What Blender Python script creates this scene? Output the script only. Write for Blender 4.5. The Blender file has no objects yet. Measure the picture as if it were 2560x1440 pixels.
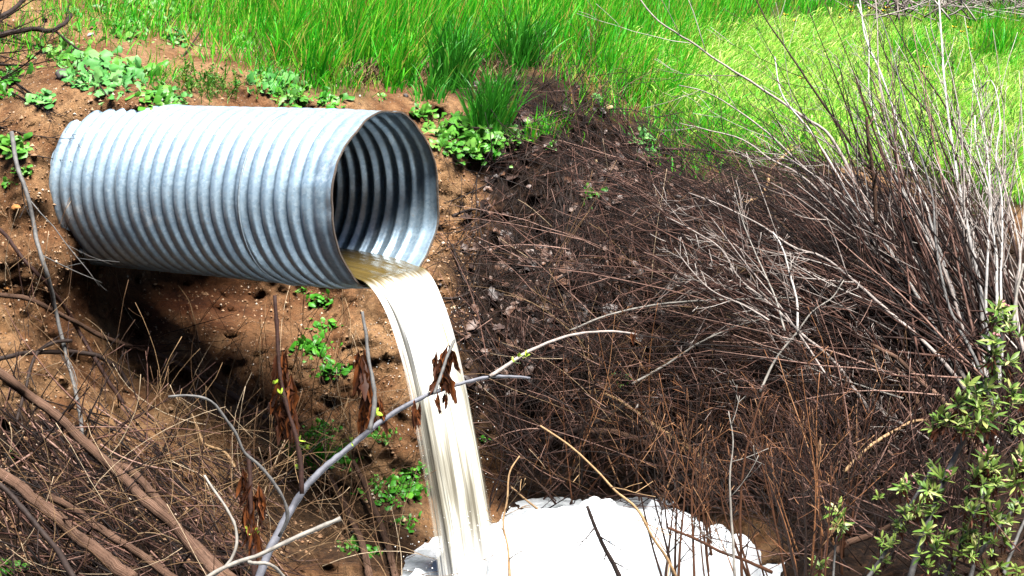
import bpy, math, random
import numpy as np
rng = np.random.default_rng(7)
random.seed(7)
R = math.radians
scene = bpy.context.scene
COL = scene.collection
F = 3952.0                                  # focal length in photo pixels
PITCH = R(8.5)
CAM = np.array([0.0, 0.0, 2.6])             # water level is z = 0
RIGHT = np.array([1.0, 0, 0]); FWD = np.array([0, math.cos(PITCH), -math.sin(PITCH)])
UP = np.array([0, math.sin(PITCH), math.cos(PITCH)]); ZUP = np.array([0, 0, 1.0])

def pt(px, py, d):
    px, py, d = np.broadcast_arrays(np.asarray(px, float), np.asarray(py, float), np.asarray(d, float))
    return CAM + ((px - 1280) / F * d)[..., None] * RIGHT + ((720 - py) / F * d)[..., None] * UP + d[..., None] * FWD

def norm(v): return v / np.maximum(np.linalg.norm(v, axis=-1, keepdims=True), 1e-9)

# ------------------------------------------------------------------ noise
def _h(i, j, k, s):
    with np.errstate(over='ignore'):
        n = (i.astype(np.uint32) * np.uint32(374761393) + j.astype(np.uint32) * np.uint32(668265263)
             + k.astype(np.uint32) * np.uint32(2147483647) + np.uint32(s * 1274126177 & 0xffffffff))
        n = (n ^ (n >> np.uint32(13))) * np.uint32(1274126177)
        n = n ^ (n >> np.uint32(16))
    return (n & np.uint32(0xffff)).astype(float) / 65535.0
def vnoise(P, s=0):
    P = np.asarray(P, float); f = np.floor(P); i = f.astype(np.int64) + 5000; t = P - f; t = t * t * (3 - 2 * t)
    r = 0
    for a in (0, 1):
        for b in (0, 1):
            for c in (0, 1):
                w = (t[..., 0] if a else 1 - t[..., 0]) * (t[..., 1] if b else 1 - t[..., 1]) * (t[..., 2] if c else 1 - t[..., 2])
                r = r + w * _h(i[..., 0] + a, i[..., 1] + b, i[..., 2] + c, s)
    return r * 2 - 1
def fbm(P, o=4, s=0):
    a, r = 1.0, 0
    for k in range(o):
        r = r + a * vnoise(P * 2.03 ** k + k * 17.3, s + k); a *= .5
    return r

# ------------------------------------------------------------------ ground shape: distance of the bank along a view direction
CTRL = np.array([
 (-800,-700,15),(-800,0,10.2),(-800,700,7.8),(-800,1440,6.0),(-800,2100,5.0),
 (0,-700,15.5),(0,-250,12),(0,0,10.2),(0,250,8.85),(0,450,8.42),(0,700,8.25),(0,900,8.0),(0,1150,7.6),(0,1440,6.95),(0,2100,5.3),
 (200,120,9.4),(200,220,8.62),(330,215,8.68),(500,235,9.1),(450,150,9.9),
 (600,250,9.35),(900,250,9.85),(1200,300,10.2),(1150,550,9.75),(1150,800,9.3),(1100,1000,8.95),
 (300,665,9.35),(440,695,9.6),(600,725,9.65),(400,810,9.12),(600,830,9.2),(720,770,9.5),(300,900,8.75),(400,1000,8.6),(650,1000,8.8),(850,850,9.2),(900,1150,8.65),(400,1300,7.75),(800,1300,8.3),(600,1440,7.55),(900,1440,7.85),(980,1430,7.95),
 (1080,1340,8.52),(1200,1290,8.9),(700,2100,6.3),(1400,2100,6.6),(2100,2100,6.0),
 (700,0,11.2),(700,-700,17),(1200,0,12.3),(1200,150,11.2),(1400,190,11.2),(1600,270,11.5),(1600,0,14.5),(1600,-700,22),
 (2000,0,17),(2000,150,14.6),(2000,300,12.6),(2400,50,19),(2400,-700,30),(2500,300,13.2),(3400,-700,32),(3400,0,19),(3400,600,11),
 (1450,400,10.6),(1800,430,11.2),(2100,450,11.2),(2500,600,10.7),(2000,650,10.3),(1600,600,10.15),(1400,900,9.55),(2000,1000,9.5),(2500,1000,9.0),
 (1300,1230,9.25),(1600,1240,9.25),(1400,1440,8.35),(1700,1440,8.3),(1880,1340,8.58),(1900,1200,9.1),(2000,1440,7.75),(2560,1440,7.3),(2300,1300,8.2),(3400,1440,7.0),(3400,2100,5.5),
], float)
MC = pt(970.8, 505.3, 7.744)
AX = norm(0.84517 * RIGHT - 0.0751 * UP + 0.52919 * (-FWD)); AX[2] = 0; AX = norm(AX)
PU = norm(np.cross(AX, ZUP)); PV = np.cross(PU, AX)
if PV[2] < 0: PV = -PV
RAD, PITCHC = 0.437, 0.082
def pipe_hit(px, py, r=0.44):
    d = pt(px, py, 1.0) - CAM; o = CAM - MC; dp = d - (d @ AX) * AX; op = o - (o @ AX) * AX
    a, b, c = dp @ dp, dp @ op, op @ op - r * r; q = b * b - a * c
    return (-b - math.sqrt(q)) / a if q > 0 else -b / a
_edge = []                                              # the line along which the earth meets the pipe
for (x, y, ox, oy) in ((123,390,-24,-6),(122,440,-26,0),(130,500,-26,6),(128,352,-22,-16),(163,314,-20,-24),(212,290,-14,-28),(258,277,-8,-28),(310,272,-4,-28),(365,271,0,-26),(150,560,-28,10),(200,605,-26,22)):
    e = pipe_hit(x, y); _edge += [(x, y, e), (x + ox, y + oy, e - (.0 if y < 360 else .08)), (x - ox * 1.3, y - oy * 1.3, e + (.02 if y < 360 else .2))]
CTRL = np.concatenate([CTRL, np.array(_edge)])
_c = CTRL[:, :2] / 1000.0
def _tps(r): return np.where(r > 1e-9, r * r * np.log(np.maximum(r, 1e-9)), 0.0)
_K = _tps(np.linalg.norm(_c[:, None] - _c[None], axis=-1)) + np.eye(len(_c)) * 0.0006
_Pm = np.c_[np.ones(len(_c)), _c]
_sol = np.linalg.solve(np.block([[_K, _Pm], [_Pm.T, np.zeros((3, 3))]]), np.r_[np.log(CTRL[:, 2]), 0, 0, 0])
def depth0(px, py):
    px, py = np.broadcast_arrays(np.asarray(px, float), np.asarray(py, float)); sh = px.shape
    q = np.c_[px.ravel(), py.ravel()] / 1000.0
    out = np.empty(len(q))
    for a in range(0, len(q), 20000):
        b = q[a:a + 20000]
        out[a:a + 20000] = _tps(np.linalg.norm(b[:, None] - _c[None], axis=-1)) @ _sol[:-3] + _sol[-3] + b @ _sol[-2:]
    return np.exp(out).reshape(sh)
def sstep(a, b, x): t = np.clip((x - a) / (b - a), 0, 1); return t * t * (3 - 2 * t)
def depth(px, py):
    d = depth0(px, py); P = pt(px, py, d)
    py = np.asarray(py, float)
    rough = (0.35 + 0.65 * sstep(60, 330, py)) * (1 - .8 * np.exp(-((np.asarray(px) - 190) / 190) ** 2 - ((py - 420) / 230) ** 2))
    return d + rough * (0.13 * fbm(P * 1.6, 3, 3) + 0.075 * fbm(P * 6.5, 4, 9) + 0.045 * np.abs(fbm(P * 15, 3, 21)))
def ground(px, py, off=0.0): return pt(px, py, depth(px, py) - off)

def inpoly(x, y, poly):
    x = np.asarray(x, float); y = np.asarray(y, float); r = np.zeros(x.shape, bool); n = len(poly)
    for i in range(n):
        x1, y1 = poly[i]; x2, y2 = poly[(i + 1) % n]
        c = ((y1 > y) != (y2 > y)) & (x < (x2 - x1) * (y - y1) / ((y2 - y1) or 1e-9) + x1)
        r ^= c
    return r
def edge_dist(x, y, poly):
    best = np.full(np.shape(x), 1e9)
    for i in range(len(poly)):
        a = np.array(poly[i], float); b = np.array(poly[(i + 1) % len(poly)], float); ab = b - a
        t = np.clip(((x - a[0]) * ab[0] + (y - a[1]) * ab[1]) / (ab @ ab), 0, 1)
        best = np.minimum(best, np.hypot(x - a[0] - t * ab[0], y - a[1] - t * ab[1]))
    return best
def sample(poly, n):
    p = np.array(poly, float); lo, hi = p.min(0), p.max(0); out = []; tot = 0
    while tot < n:
        q = rng.uniform(lo, hi, (n * 3, 2)); q = q[inpoly(q[:, 0], q[:, 1], poly)]; out.append(q); tot += len(q)
    return np.concatenate(out)[:n]

# ------------------------------------------------------------------ mesh building
class MB:
    def __init__(s): s.v, s.q, s.t, s.n, s.uv = [], [], [], 0, []
    def add(s, V, Q=None, T=None, uv=None):
        V = np.asarray(V, float).reshape(-1, 3)
        if Q is not None: s.q.append(np.asarray(Q, int).reshape(-1, 4) + s.n)
        if T is not None: s.t.append(np.asarray(T, int).reshape(-1, 3) + s.n)
        s.v.append(V); s.n += len(V); s.uv.append(np.zeros((len(V), 2)) if uv is None else uv)
        return s
    def mesh(s, name, mat, smooth=True, use_uv=False, attr=None, origin=None):
        V = np.concatenate(s.v)
        if origin is not None: V = V - np.asarray(origin, float)
        q = np.concatenate(s.q) if s.q else np.zeros((0, 4), int); t = np.concatenate(s.t) if s.t else np.zeros((0, 3), int)
        m = bpy.data.meshes.new(name)
        m.vertices.add(len(V)); m.vertices.foreach_set('co', V.astype(np.float32).ravel())
        li = np.r_[q.ravel(), t.ravel()].astype(np.int32); m.loops.add(len(li)); m.loops.foreach_set('vertex_index', li)
        nf = len(q) + len(t); m.polygons.add(nf)
        m.polygons.foreach_set('loop_start', np.r_[np.arange(len(q)) * 4, len(q) * 4 + np.arange(len(t)) * 3].astype(np.int32))
        m.polygons.foreach_set('use_smooth', np.full(nf, smooth))
        m.update(calc_edges=True)
        if use_uv:
            u = m.uv_layers.new(name='flow'); UV = np.concatenate(s.uv)[li]; u.data.foreach_set('uv', UV.astype(np.float32).ravel())
        if attr:
            for k, a in attr.items():
                at = m.attributes.new(k, 'FLOAT', 'POINT'); at.data.foreach_set('value', np.asarray(a, np.float32))
        m.validate()
        for x in (mat if isinstance(mat, (list, tuple)) else [mat]): m.materials.append(x)
        return m
    def obj(s, name, mat, parent=None, **k):
        if parent is not None: k['origin'] = parent.location
        o = bpy.data.objects.new(name, s.mesh(name, mat, **k)); COL.objects.link(o)
        if parent is not None: o.parent = parent
        return o
def tag(o, label, cat, group=None, kind=None):
    o['label'] = label; o['category'] = cat
    if group: o['group'] = group
    if kind: o['kind'] = kind
    return o
def thing(name, label, cat, loc, group=None):
    o = bpy.data.objects.new(name, None); o.empty_display_size = .1; o.location = [float(x) for x in loc]; COL.objects.link(o)
    return tag(o, label, cat, group)

def tubes(mb, P, Rr, sides=5, knots=0.0, ridge=0.0):
    """P (n,K,3) centre lines, Rr (n,K) radii -> capped tapering tubes"""
    n, K, _ = P.shape
    T = norm(np.gradient(P, axis=1)); ref = norm(np.array([.31, .77, .55]) + 0 * T)
    A = norm(np.cross(T, ref)); B = np.cross(T, A)
    th = np.arange(sides) * 2 * math.pi / sides
    if knots: Rr = Rr * (1 + knots * rng.normal(size=Rr.shape))
    RR = Rr[:, :, None] * (1 + ridge * np.repeat(rng.normal(size=(n, 1, sides)), K, 1) + ridge * .25 * rng.normal(size=(n, K, sides))) if ridge else Rr[:, :, None]
    V = P[:, :, None] + (RR * np.ones(sides))[..., None] * (np.cos(th)[:, None] * A[:, :, None] + np.sin(th)[:, None] * B[:, :, None])
    base = (np.arange(n) * K * sides)[:, None, None]; k = np.arange(K - 1)[None, :, None] * sides; s = np.arange(sides)[None, None]; s2 = (s + 1) % sides
    Q = np.stack([base + k + s, base + k + s2, base + k + sides + s2, base + k + sides + s], -1)
    V = V.reshape(-1, 3); nv = len(V)
    caps = np.concatenate([P[:, 0], P[:, -1]])
    b0 = (np.arange(n) * K * sides)[:, None]; s = np.arange(sides)[None]; s2 = (s + 1) % sides
    T0 = np.stack([nv + np.arange(n)[:, None] + 0 * s, b0 + s2, b0 + s], -1).reshape(-1, 3)
    b1 = b0 + (K - 1) * sides
    T1 = np.stack([nv + n + np.arange(n)[:, None] + 0 * s, b1 + s, b1 + s2], -1).reshape(-1, 3)
    sl = np.concatenate([np.zeros((n, 1)), np.cumsum(np.linalg.norm(np.diff(P, axis=1), axis=-1), 1)], 1); al = np.minimum(th, 2 * math.pi - th) / math.pi
    uv = np.stack([np.broadcast_to(al, (n, K, sides)), np.broadcast_to(sl[..., None], (n, K, sides))], -1).reshape(-1, 2)
    mb.add(np.concatenate([V, caps]), Q, np.concatenate([T0, T1]), uv=np.concatenate([uv, np.zeros((2 * n, 2))]))
    return mb

def ribbons(mb, root, d0, side, L, W, prof, bend, droop, fold=0.0, wave=0.0):
    """leaf / blade strips. root,d0,side,droop (n,3); L,W,bend (n,); prof (K,)"""
    n = len(root); K = len(prof); t = np.linspace(0, 1, K)
    ang = bend[:, None] * t[None] ** 1.3
    D = d0[:, None] * np.cos(ang)[..., None] + droop[:, None] * np.sin(ang)[..., None]
    step = (L / (K - 1))[:, None, None] * D
    P = root[:, None] + np.concatenate([np.zeros((n, 1, 3)), np.cumsum(step[:, :-1], 1)], 1)
    N = norm(np.cross(D, side[:, None]))
    w = W[:, None] * np.asarray(prof)[None] * .5
    if fold or wave:
        up = fold * w + wave * w * rng.normal(size=w.shape)
        up2 = fold * w + wave * w * rng.normal(size=w.shape)
        Lf = P - side[:, None] * w[..., None] + N * up[..., None]; Rt = P + side[:, None] * w[..., None] + N * up2[..., None]
        V = np.stack([Lf, P, Rt], 2).reshape(-1, 3); c = 3
    else:
        V = np.stack([P - side[:, None] * w[..., None], P + side[:, None] * w[..., None]], 2).reshape(-1, 3); c = 2
    base = (np.arange(n) * K * c)[:, None, None] + (np.arange(K - 1) * c)[None, :, None] + np.arange(c - 1)[None, None]
    mb.add(V, np.stack([base, base + 1, base + c + 1, base + c], -1))
    return mb

def smooth_path(pts, K):
    p = np.asarray(pts, float); s = np.r_[0, np.cumsum(np.linalg.norm(np.diff(p[:, :2], axis=0), axis=1))]
    m = np.gradient(p, s, axis=0) if len(p) > 2 else np.repeat(((p[1] - p[0]) / s[1])[None], 2, 0)
    u = np.linspace(0, s[-1], K); i = np.clip(np.searchsorted(s, u) - 1, 0, len(s) - 2); h = s[i + 1] - s[i]; t = ((u - s[i]) / h)
    t2, t3 = t * t, t ** 3; H = [2 * t3 - 3 * t2 + 1, t3 - 2 * t2 + t, -2 * t3 + 3 * t2, t3 - t2]
    return (H[0][:, None] * p[i] + (H[1] * h)[:, None] * m[i] + H[2][:, None] * p[i + 1] + (H[3] * h)[:, None] * m[i + 1])

# ------------------------------------------------------------------ materials
def newmat(name):
    m = bpy.data.materials.new(name); m.use_nodes = True; nt = m.node_tree; nt.nodes.clear()
    out = nt.nodes.new('ShaderNodeOutputMaterial'); b = nt.nodes.new('ShaderNodeBsdfPrincipled'); nt.links.new(b.outputs[0], out.inputs[0])
    return m, nt, b, out
def nd(nt, typ, **k):
    n = nt.nodes.new('ShaderNode' + typ)
    for a, v in k.items():
        if a in n.inputs.keys(): n.inputs[a].default_value = v
        else: setattr(n, a, v)
    return n
def ramp(nt, src, stops, interp='LINEAR'):
    r = nt.nodes.new('ShaderNodeValToRGB'); r.color_ramp.interpolation = interp
    e = r.color_ramp.elements
    while len(e) < len(stops): e.new(0.5)
    for i, (p, c) in enumerate(stops):
        e[i].position = p; e[i].color = (c, c, c, 1) if isinstance(c, (int, float)) else (*c, 1)
    nt.links.new(src, r.inputs[0]); return r.outputs[0]
def mix(nt, f, a, b, mode='MIX'):
    m = nt.nodes.new('ShaderNodeMix'); m.data_type = 'RGBA'; m.blend_type = mode
    for s, v in ((0, f), (6, a), (7, b)):
        if hasattr(v, 'is_output'): nt.links.new(v, m.inputs[s])
        else: m.inputs[s].default_value = v if s == 0 else (*v, 1)
    return m.outputs[2]
def noise_tex(nt, vec, scale, detail=6, rough=.6):
    n = nd(nt, 'TexNoise', Scale=scale, Detail=detail, Roughness=rough)
    if vec is not None: nt.links.new(vec, n.inputs['Vector'])
    return n.outputs['Fac']
def bump(nt, b, h, strength, dist=.01):
    n = nd(nt, 'Bump', Strength=strength, Distance=dist); nt.links.new(h, n.inputs['Height']); nt.links.new(n.outputs[0], b.inputs['Normal'])

def leaf_mat(name, stops, rough=.5, trans=.35, spec=.3, mottle=.25, scale=30):
    m, nt, b, out = newmat(name)
    g = nd(nt, 'NewGeometry'); c = ramp(nt, g.outputs['Random Per Island'], stops)
    tc = nd(nt, 'TexCoord'); f = noise_tex(nt, tc.outputs['Object'], scale, 4)
    dk = ramp(nt, f, [(.3, 1 - mottle), (.7, 1.0 + 0 * mottle)])
    c = mix(nt, 1.0, c, dk, 'MULTIPLY')
    nt.links.new(c, b.inputs['Base Color']); b.inputs['Roughness'].default_value = rough; b.inputs['Specular IOR Level'].default_value = spec
    if trans:
        t = nd(nt, 'BsdfTranslucent'); nt.links.new(c, t.inputs[0]); s = nd(nt, 'MixShader'); s.inputs[0].default_value = trans
        nt.links.new(b.outputs[0], s.inputs[1]); nt.links.new(t.outputs[0], s.inputs[2]); nt.links.new(s.outputs[0], out.inputs[0])
    return m
def shaggy_mat(name):
    m, nt, b, out = newmat(name); uv = nd(nt, 'UVMap', uv_map='flow'); tc = nd(nt, 'TexCoord')
    mp = nd(nt, 'Mapping'); mp.inputs['Scale'].default_value = (10, 1.6, 1); nt.links.new(uv.outputs[0], mp.inputs[0]); f = noise_tex(nt, mp.outputs[0], 1.6, 7, .7); g = noise_tex(nt, tc.outputs['Object'], 9, 5, .6)
    c = ramp(nt, f, [(.30, (.022, .011, .007)), (.46, (.12, .066, .043)), (.60, (.21, .125, .086)), (.75, (.34, .23, .17))])
    c = mix(nt, 1.0, c, ramp(nt, g, [(.3, .55), (.65, 1.05)]), 'MULTIPLY'); nt.links.new(c, b.inputs['Base Color']); b.inputs['Roughness'].default_value = .9; b.inputs['Specular IOR Level'].default_value = .15
    bump(nt, b, f, 1.0, .012); return m
def bark_mat(name, stops, rough=.75, fibre=True, scale=40, bstr=.5):
    m, nt, b, out = newmat(name)
    g = nd(nt, 'NewGeometry'); c = ramp(nt, g.outputs['Random Per Island'], stops)
    tc = nd(nt, 'TexCoord'); f = noise_tex(nt, tc.outputs['Object'], scale, 6, .7)
    c = mix(nt, 1.0, c, ramp(nt, f, [(.32, .45), (.6, 1.0)]), 'MULTIPLY')
    nt.links.new(c, b.inputs['Base Color']); b.inputs['Roughness'].default_value = rough; b.inputs['Specular IOR Level'].default_value = .25
    bump(nt, b, f, bstr, .006)
    return m

# soil: sandy orange-brown loam, dark earth with brushwood shade painted in, ground under grass
def soil_mat():
    m, nt, b, out = newmat('soil'); tc = nd(nt, 'TexCoord'); P = tc.outputs['Object']
    n1 = noise_tex(nt, P, 2.2, 8, .62); n2 = noise_tex(nt, P, 26, 8, .7); n3 = noise_tex(nt, P, 150, 4, .7)
    c = ramp(nt, n1, [(.28, (.085, .034, .012)), (.43, (.215, .100, .042)), (.58, (.36, .205, .098)), (.76, (.42, .19, .065))])
    c = mix(nt, 1.0, c, ramp(nt, n2, [(.30, .35), (.52, 1.0), (.75, 1.35)]), 'MULTIPLY')
    c = mix(nt, 1.0, c, ramp(nt, n3, [(.3, .55), (.6, 1.2)]), 'MULTIPLY')
    # coarse sand grains
    v = nd(nt, 'TexVoronoi', Scale=48.0, Randomness=1.0); nt.links.new(P, v.inputs['Vector'])
    grain = ramp(nt, v.outputs['Distance'], [(.16, 1.0), (.30, 0.0)])
    gsel = nd(nt, 'SeparateColor'); nt.links.new(v.outputs['Color'], gsel.inputs[0])
    sel = ramp(nt, gsel.outputs[0], [(.74, 0.0), (.80, .8)])
    mm = nd(nt, 'Math', operation='MULTIPLY'); nt.links.new(grain, mm.inputs[0]); nt.links.new(sel, mm.inputs[1])
    gc = ramp(nt, gsel.outputs[1], [(0, (.46, .33, .22)), (.5, (.62, .52, .42)), (1, (.42, .22, .09))])
    c = mix(nt, mm.outputs[0], c, gc)
    def at(k): a = nd(nt, 'Attribute', attribute_name=k); return a.outputs['Fac']
    bshade = ramp(nt, n2, [(.3, (.004, .002, .0012)), (.5, (.018, .009, .005)), (.7, (.085, .042, .021))])  # near-black ramp: shade under the brushwood painted into the earth colour
    c = mix(nt, at('brush_shade'), c, bshade)
    red = mix(nt, 1.0, c, (.34, .17, .10), 'MULTIPLY'); c = mix(nt, at('pipe_shade'), c, red)
    tuf = ramp(nt, n2, [(.3, (.010, .018, .004)), (.6, (.04, .065, .012)), (.8, (.12, .12, .03))]); c = mix(nt, at('turf'), c, tuf)
    nt.links.new(c, b.inputs['Base Color']); b.inputs['Roughness'].default_value = .92; b.inputs['Specular IOR Level'].default_value = .2
    hh = nd(nt, 'Math', operation='ADD'); nt.links.new(n2, hh.inputs[0]); nt.links.new(mm.outputs[0], hh.inputs[1]); h2 = nd(nt, 'Math', operation='ADD'); nt.links.new(hh.outputs[0], h2.inputs[0]); nt.links.new(n3, h2.inputs[1])
    bump(nt, b, h2.outputs[0], 1.0, .022)
    return m
def steel_mat(name, inside=False):
    m, nt, b, out = newmat(name); tc = nd(nt, 'TexCoord'); P = tc.outputs['Object']
    v = nd(nt, 'TexVoronoi', Scale=70.0); nt.links.new(P, v.inputs['Vector'])
    sp = nd(nt, 'SeparateColor'); nt.links.new(v.outputs['Color'], sp.inputs[0])
    c = ramp(nt, sp.outputs[0], [(0, (.27, .39, .50)), (1, (.42, .55, .65))])
    n = noise_tex(nt, P, 3.5, 8, .68); c = mix(nt, ramp(nt, n, [(.42, 0.0), (.66, .6)]), c, (.17, .24, .32))
    n4 = noise_tex(nt, P, 38, 8, .7); c = mix(nt, ramp(nt, n4, [(.56, 0.0), (.72, .55)]), c, (.30, .27, .25))
    n5 = noise_tex(nt, P, 5.5, 9, .75); c = mix(nt, ramp(nt, n5, [(.58, 0.0), (.68, .75)]), c, (.68, .74, .78))
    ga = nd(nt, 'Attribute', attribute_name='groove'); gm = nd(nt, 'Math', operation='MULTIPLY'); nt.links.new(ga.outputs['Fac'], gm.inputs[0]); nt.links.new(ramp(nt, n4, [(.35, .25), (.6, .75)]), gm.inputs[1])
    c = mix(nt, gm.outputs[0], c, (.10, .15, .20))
    # earth stain low on the buried end
    a = nd(nt, 'Attribute', attribute_name='stain'); st = nd(nt, 'Math', operation='MULTIPLY'); nt.links.new(a.outputs['Fac'], st.inputs[0]); nt.links.new(ramp(nt, n4, [(.35, .4), (.6, 1.0)]), st.inputs[1])
    c = mix(nt, st.outputs[0], c, (.17, .115, .075))
    nt.links.new(c, b.inputs['Base Color']); b.inputs['Metallic'].default_value = .42
    nt.links.new(ramp(nt, n, [(.3, .32), (.7, .55)]), b.inputs['Roughness'])
    bump(nt, b, n4, .25, .004)
    return m
def plain(name, col, rough=.8, scale=20, lo=.6, metallic=0.0, bs=.4):
    m, nt, b, out = newmat(name); tc = nd(nt, 'TexCoord'); f = noise_tex(nt, tc.outputs['Object'], scale, 6, .65)
    c = mix(nt, 1.0, col, ramp(nt, f, [(.3, lo), (.65, 1.0)]), 'MULTIPLY'); nt.links.new(c, b.inputs['Base Color'])
    b.inputs['Roughness'].default_value = rough; b.inputs['Metallic'].default_value = metallic; bump(nt, b, f, bs, .008); return m
def stream_mat():
    m, nt, b, out = newmat('churned_water'); uv = nd(nt, 'UVMap', uv_map='flow'); sx = nd(nt, 'SeparateXYZ'); nt.links.new(uv.outputs[0], sx.inputs[0])
    mp = nd(nt, 'Mapping'); mp.inputs['Scale'].default_value = (26, .55, 1); nt.links.new(uv.outputs[0], mp.inputs[0])
    n1 = noise_tex(nt, mp.outputs[0], 1.0, 5, .6)
    mp2 = nd(nt, 'Mapping'); mp2.inputs['Scale'].default_value = (75, 1.1, 1); nt.links.new(uv.outputs[0], mp2.inputs[0]); n2 = noise_tex(nt, mp2.outputs[0], 1.0, 4, .6)
    mp3 = nd(nt, 'Mapping'); mp3.inputs['Scale'].default_value = (7.0, .9, 1); mp3.inputs['Location'].default_value = (3.1, .3, 0); nt.links.new(uv.outputs[0], mp3.inputs[0]); n3 = noise_tex(nt, mp3.outputs[0], 1.0, 3, .5)
    s = nd(nt, 'Math', operation='MULTIPLY_ADD'); nt.links.new(n2, s.inputs[0]); s.inputs[1].default_value = .45; nt.links.new(n1, s.inputs[2])
    s2 = nd(nt, 'Math', operation='MULTIPLY_ADD'); nt.links.new(n3, s2.inputs[0]); s2.inputs[1].default_value = 1.9; nt.links.new(s.outputs[0], s2.inputs[2])
    streak = s2.outputs[0]                       # ~ .95 mean
    # v = metres past the lip
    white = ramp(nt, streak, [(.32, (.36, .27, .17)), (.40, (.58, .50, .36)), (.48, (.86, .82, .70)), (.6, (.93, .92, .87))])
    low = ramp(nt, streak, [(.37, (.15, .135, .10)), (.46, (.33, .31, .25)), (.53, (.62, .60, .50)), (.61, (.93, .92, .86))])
    # rescale streak to 0..1 first
    sc = nd(nt, 'MapRange'); sc.inputs['From Min'].default_value = .85; sc.inputs['From Max'].default_value = 2.45; nt.links.new(streak, sc.inputs['Value'])
    for r in (white, low): nt.links.new(sc.outputs[0], r.node.inputs[0])
    vv = sx.outputs['Y']
    air = nd(nt, 'MapRange', interpolation_type='SMOOTHSTEP'); air.inputs['From Min'].default_value = .35; air.inputs['From Max'].default_value = .75; nt.links.new(vv, air.inputs['Value'])
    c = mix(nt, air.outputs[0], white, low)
    jit = nd(nt, 'MultiplyAdd' if False else 'Math', operation='MULTIPLY_ADD'); nt.links.new(n1, jit.inputs[0]); jit.inputs[1].default_value = .12; nt.links.new(vv, jit.inputs[2])
    bt = nd(nt, 'MapRange', interpolation_type='SMOOTHSTEP'); bt.inputs['From Min'].default_value = 1.30; bt.inputs['From Max'].default_value = 1.75; nt.links.new(vv, bt.inputs['Value']); bm = nd(nt, 'Math', operation='MULTIPLY'); nt.links.new(bt.outputs[0], bm.inputs[0]); nt.links.new(ramp(nt, n2, [(.3, .35), (.6, 1.0)]), bm.inputs[1]); c = mix(nt, bm.outputs[0], c, (.92, .93, .94))
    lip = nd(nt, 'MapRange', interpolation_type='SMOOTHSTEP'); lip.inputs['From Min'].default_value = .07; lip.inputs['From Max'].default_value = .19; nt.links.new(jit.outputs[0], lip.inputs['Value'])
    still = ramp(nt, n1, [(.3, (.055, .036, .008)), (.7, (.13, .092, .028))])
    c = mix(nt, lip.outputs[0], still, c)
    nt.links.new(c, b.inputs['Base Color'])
    rr = nd(nt, 'MapRange'); rr.inputs['To Min'].default_value = .16; rr.inputs['To Max'].default_value = .5; nt.links.new(lip.outputs[0], rr.inputs['Value']); nt.links.new(rr.outputs[0], b.inputs['Roughness'])
    bump(nt, b, streak, .3, .012)
    # thin, clear margins of the sheet
    e = nd(nt, 'Attribute', attribute_name='thin'); a1 = nd(nt, 'Math', operation='MULTIPLY_ADD'); nt.links.new(n2, a1.inputs[0]); a1.inputs[1].default_value = 2.4; a1.inputs[2].default_value = -1.2
    a2 = nd(nt, 'Math', operation='MULTIPLY', use_clamp=True); nt.links.new(e.outputs['Fac'], a2.inputs[0]); a2.inputs[1].default_value = 4.0
    a3 = nd(nt, 'Math', operation='MULTIPLY'); nt.links.new(a1.outputs[0], a3.inputs[0]); nt.links.new(a2.outputs[0], a3.inputs[1])
    a4 = nd(nt, 'Math', operation='ADD'); nt.links.new(a3.outputs[0], a4.inputs[0]); nt.links.new(e.outputs['Fac'], a4.inputs[1])
    th = nd(nt, 'MapRange', interpolation_type='SMOOTHSTEP'); th.inputs['From Min'].default_value = .22; th.inputs['From Max'].default_value = .8; th.inputs['To Max'].default_value = .93; nt.links.new(a4.outputs[0], th.inputs['Value'])
    tr = nd(nt, 'BsdfTransparent'); ms = nd(nt, 'MixShader'); nt.links.new(th.outputs[0], ms.inputs[0]); nt.links.new(b.outputs[0], ms.inputs[1]); nt.links.new(tr.outputs[0], ms.inputs[2])
    nt.links.new(ms.outputs[0], out.inputs[0])
    return m
def foam_mat():
    m, nt, b, out = newmat('foam'); tc = nd(nt, 'TexCoord'); f = noise_tex(nt, tc.outputs['Object'], 7, 8, .7); g = noise_tex(nt, tc.outputs['Object'], 60, 4, .7)
    c = ramp(nt, f, [(.28, (.30, .36, .42)), (.40, (.52, .57, .61)), (.52, (.68, .70, .72))]); nt.links.new(c, b.inputs['Base Color']); b.inputs['Roughness'].default_value = .9
    b.inputs['Subsurface Weight'].default_value = 0.0
    bump(nt, b, g, .3, .01); return m
def pool_mat():
    m, nt, b, out = newmat('pool_water'); tc = nd(nt, 'TexCoord'); f = noise_tex(nt, tc.outputs['Object'], 5, 7, .7)
    c = ramp(nt, f, [(.30, (.16, .16, .15)), (.42, (.42, .45, .47)), (.55, (.74, .77, .80))]); nt.links.new(c, b.inputs['Base Color']); b.inputs['Roughness'].default_value = .12
    bump(nt, b, f, .4, .03); return m

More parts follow.
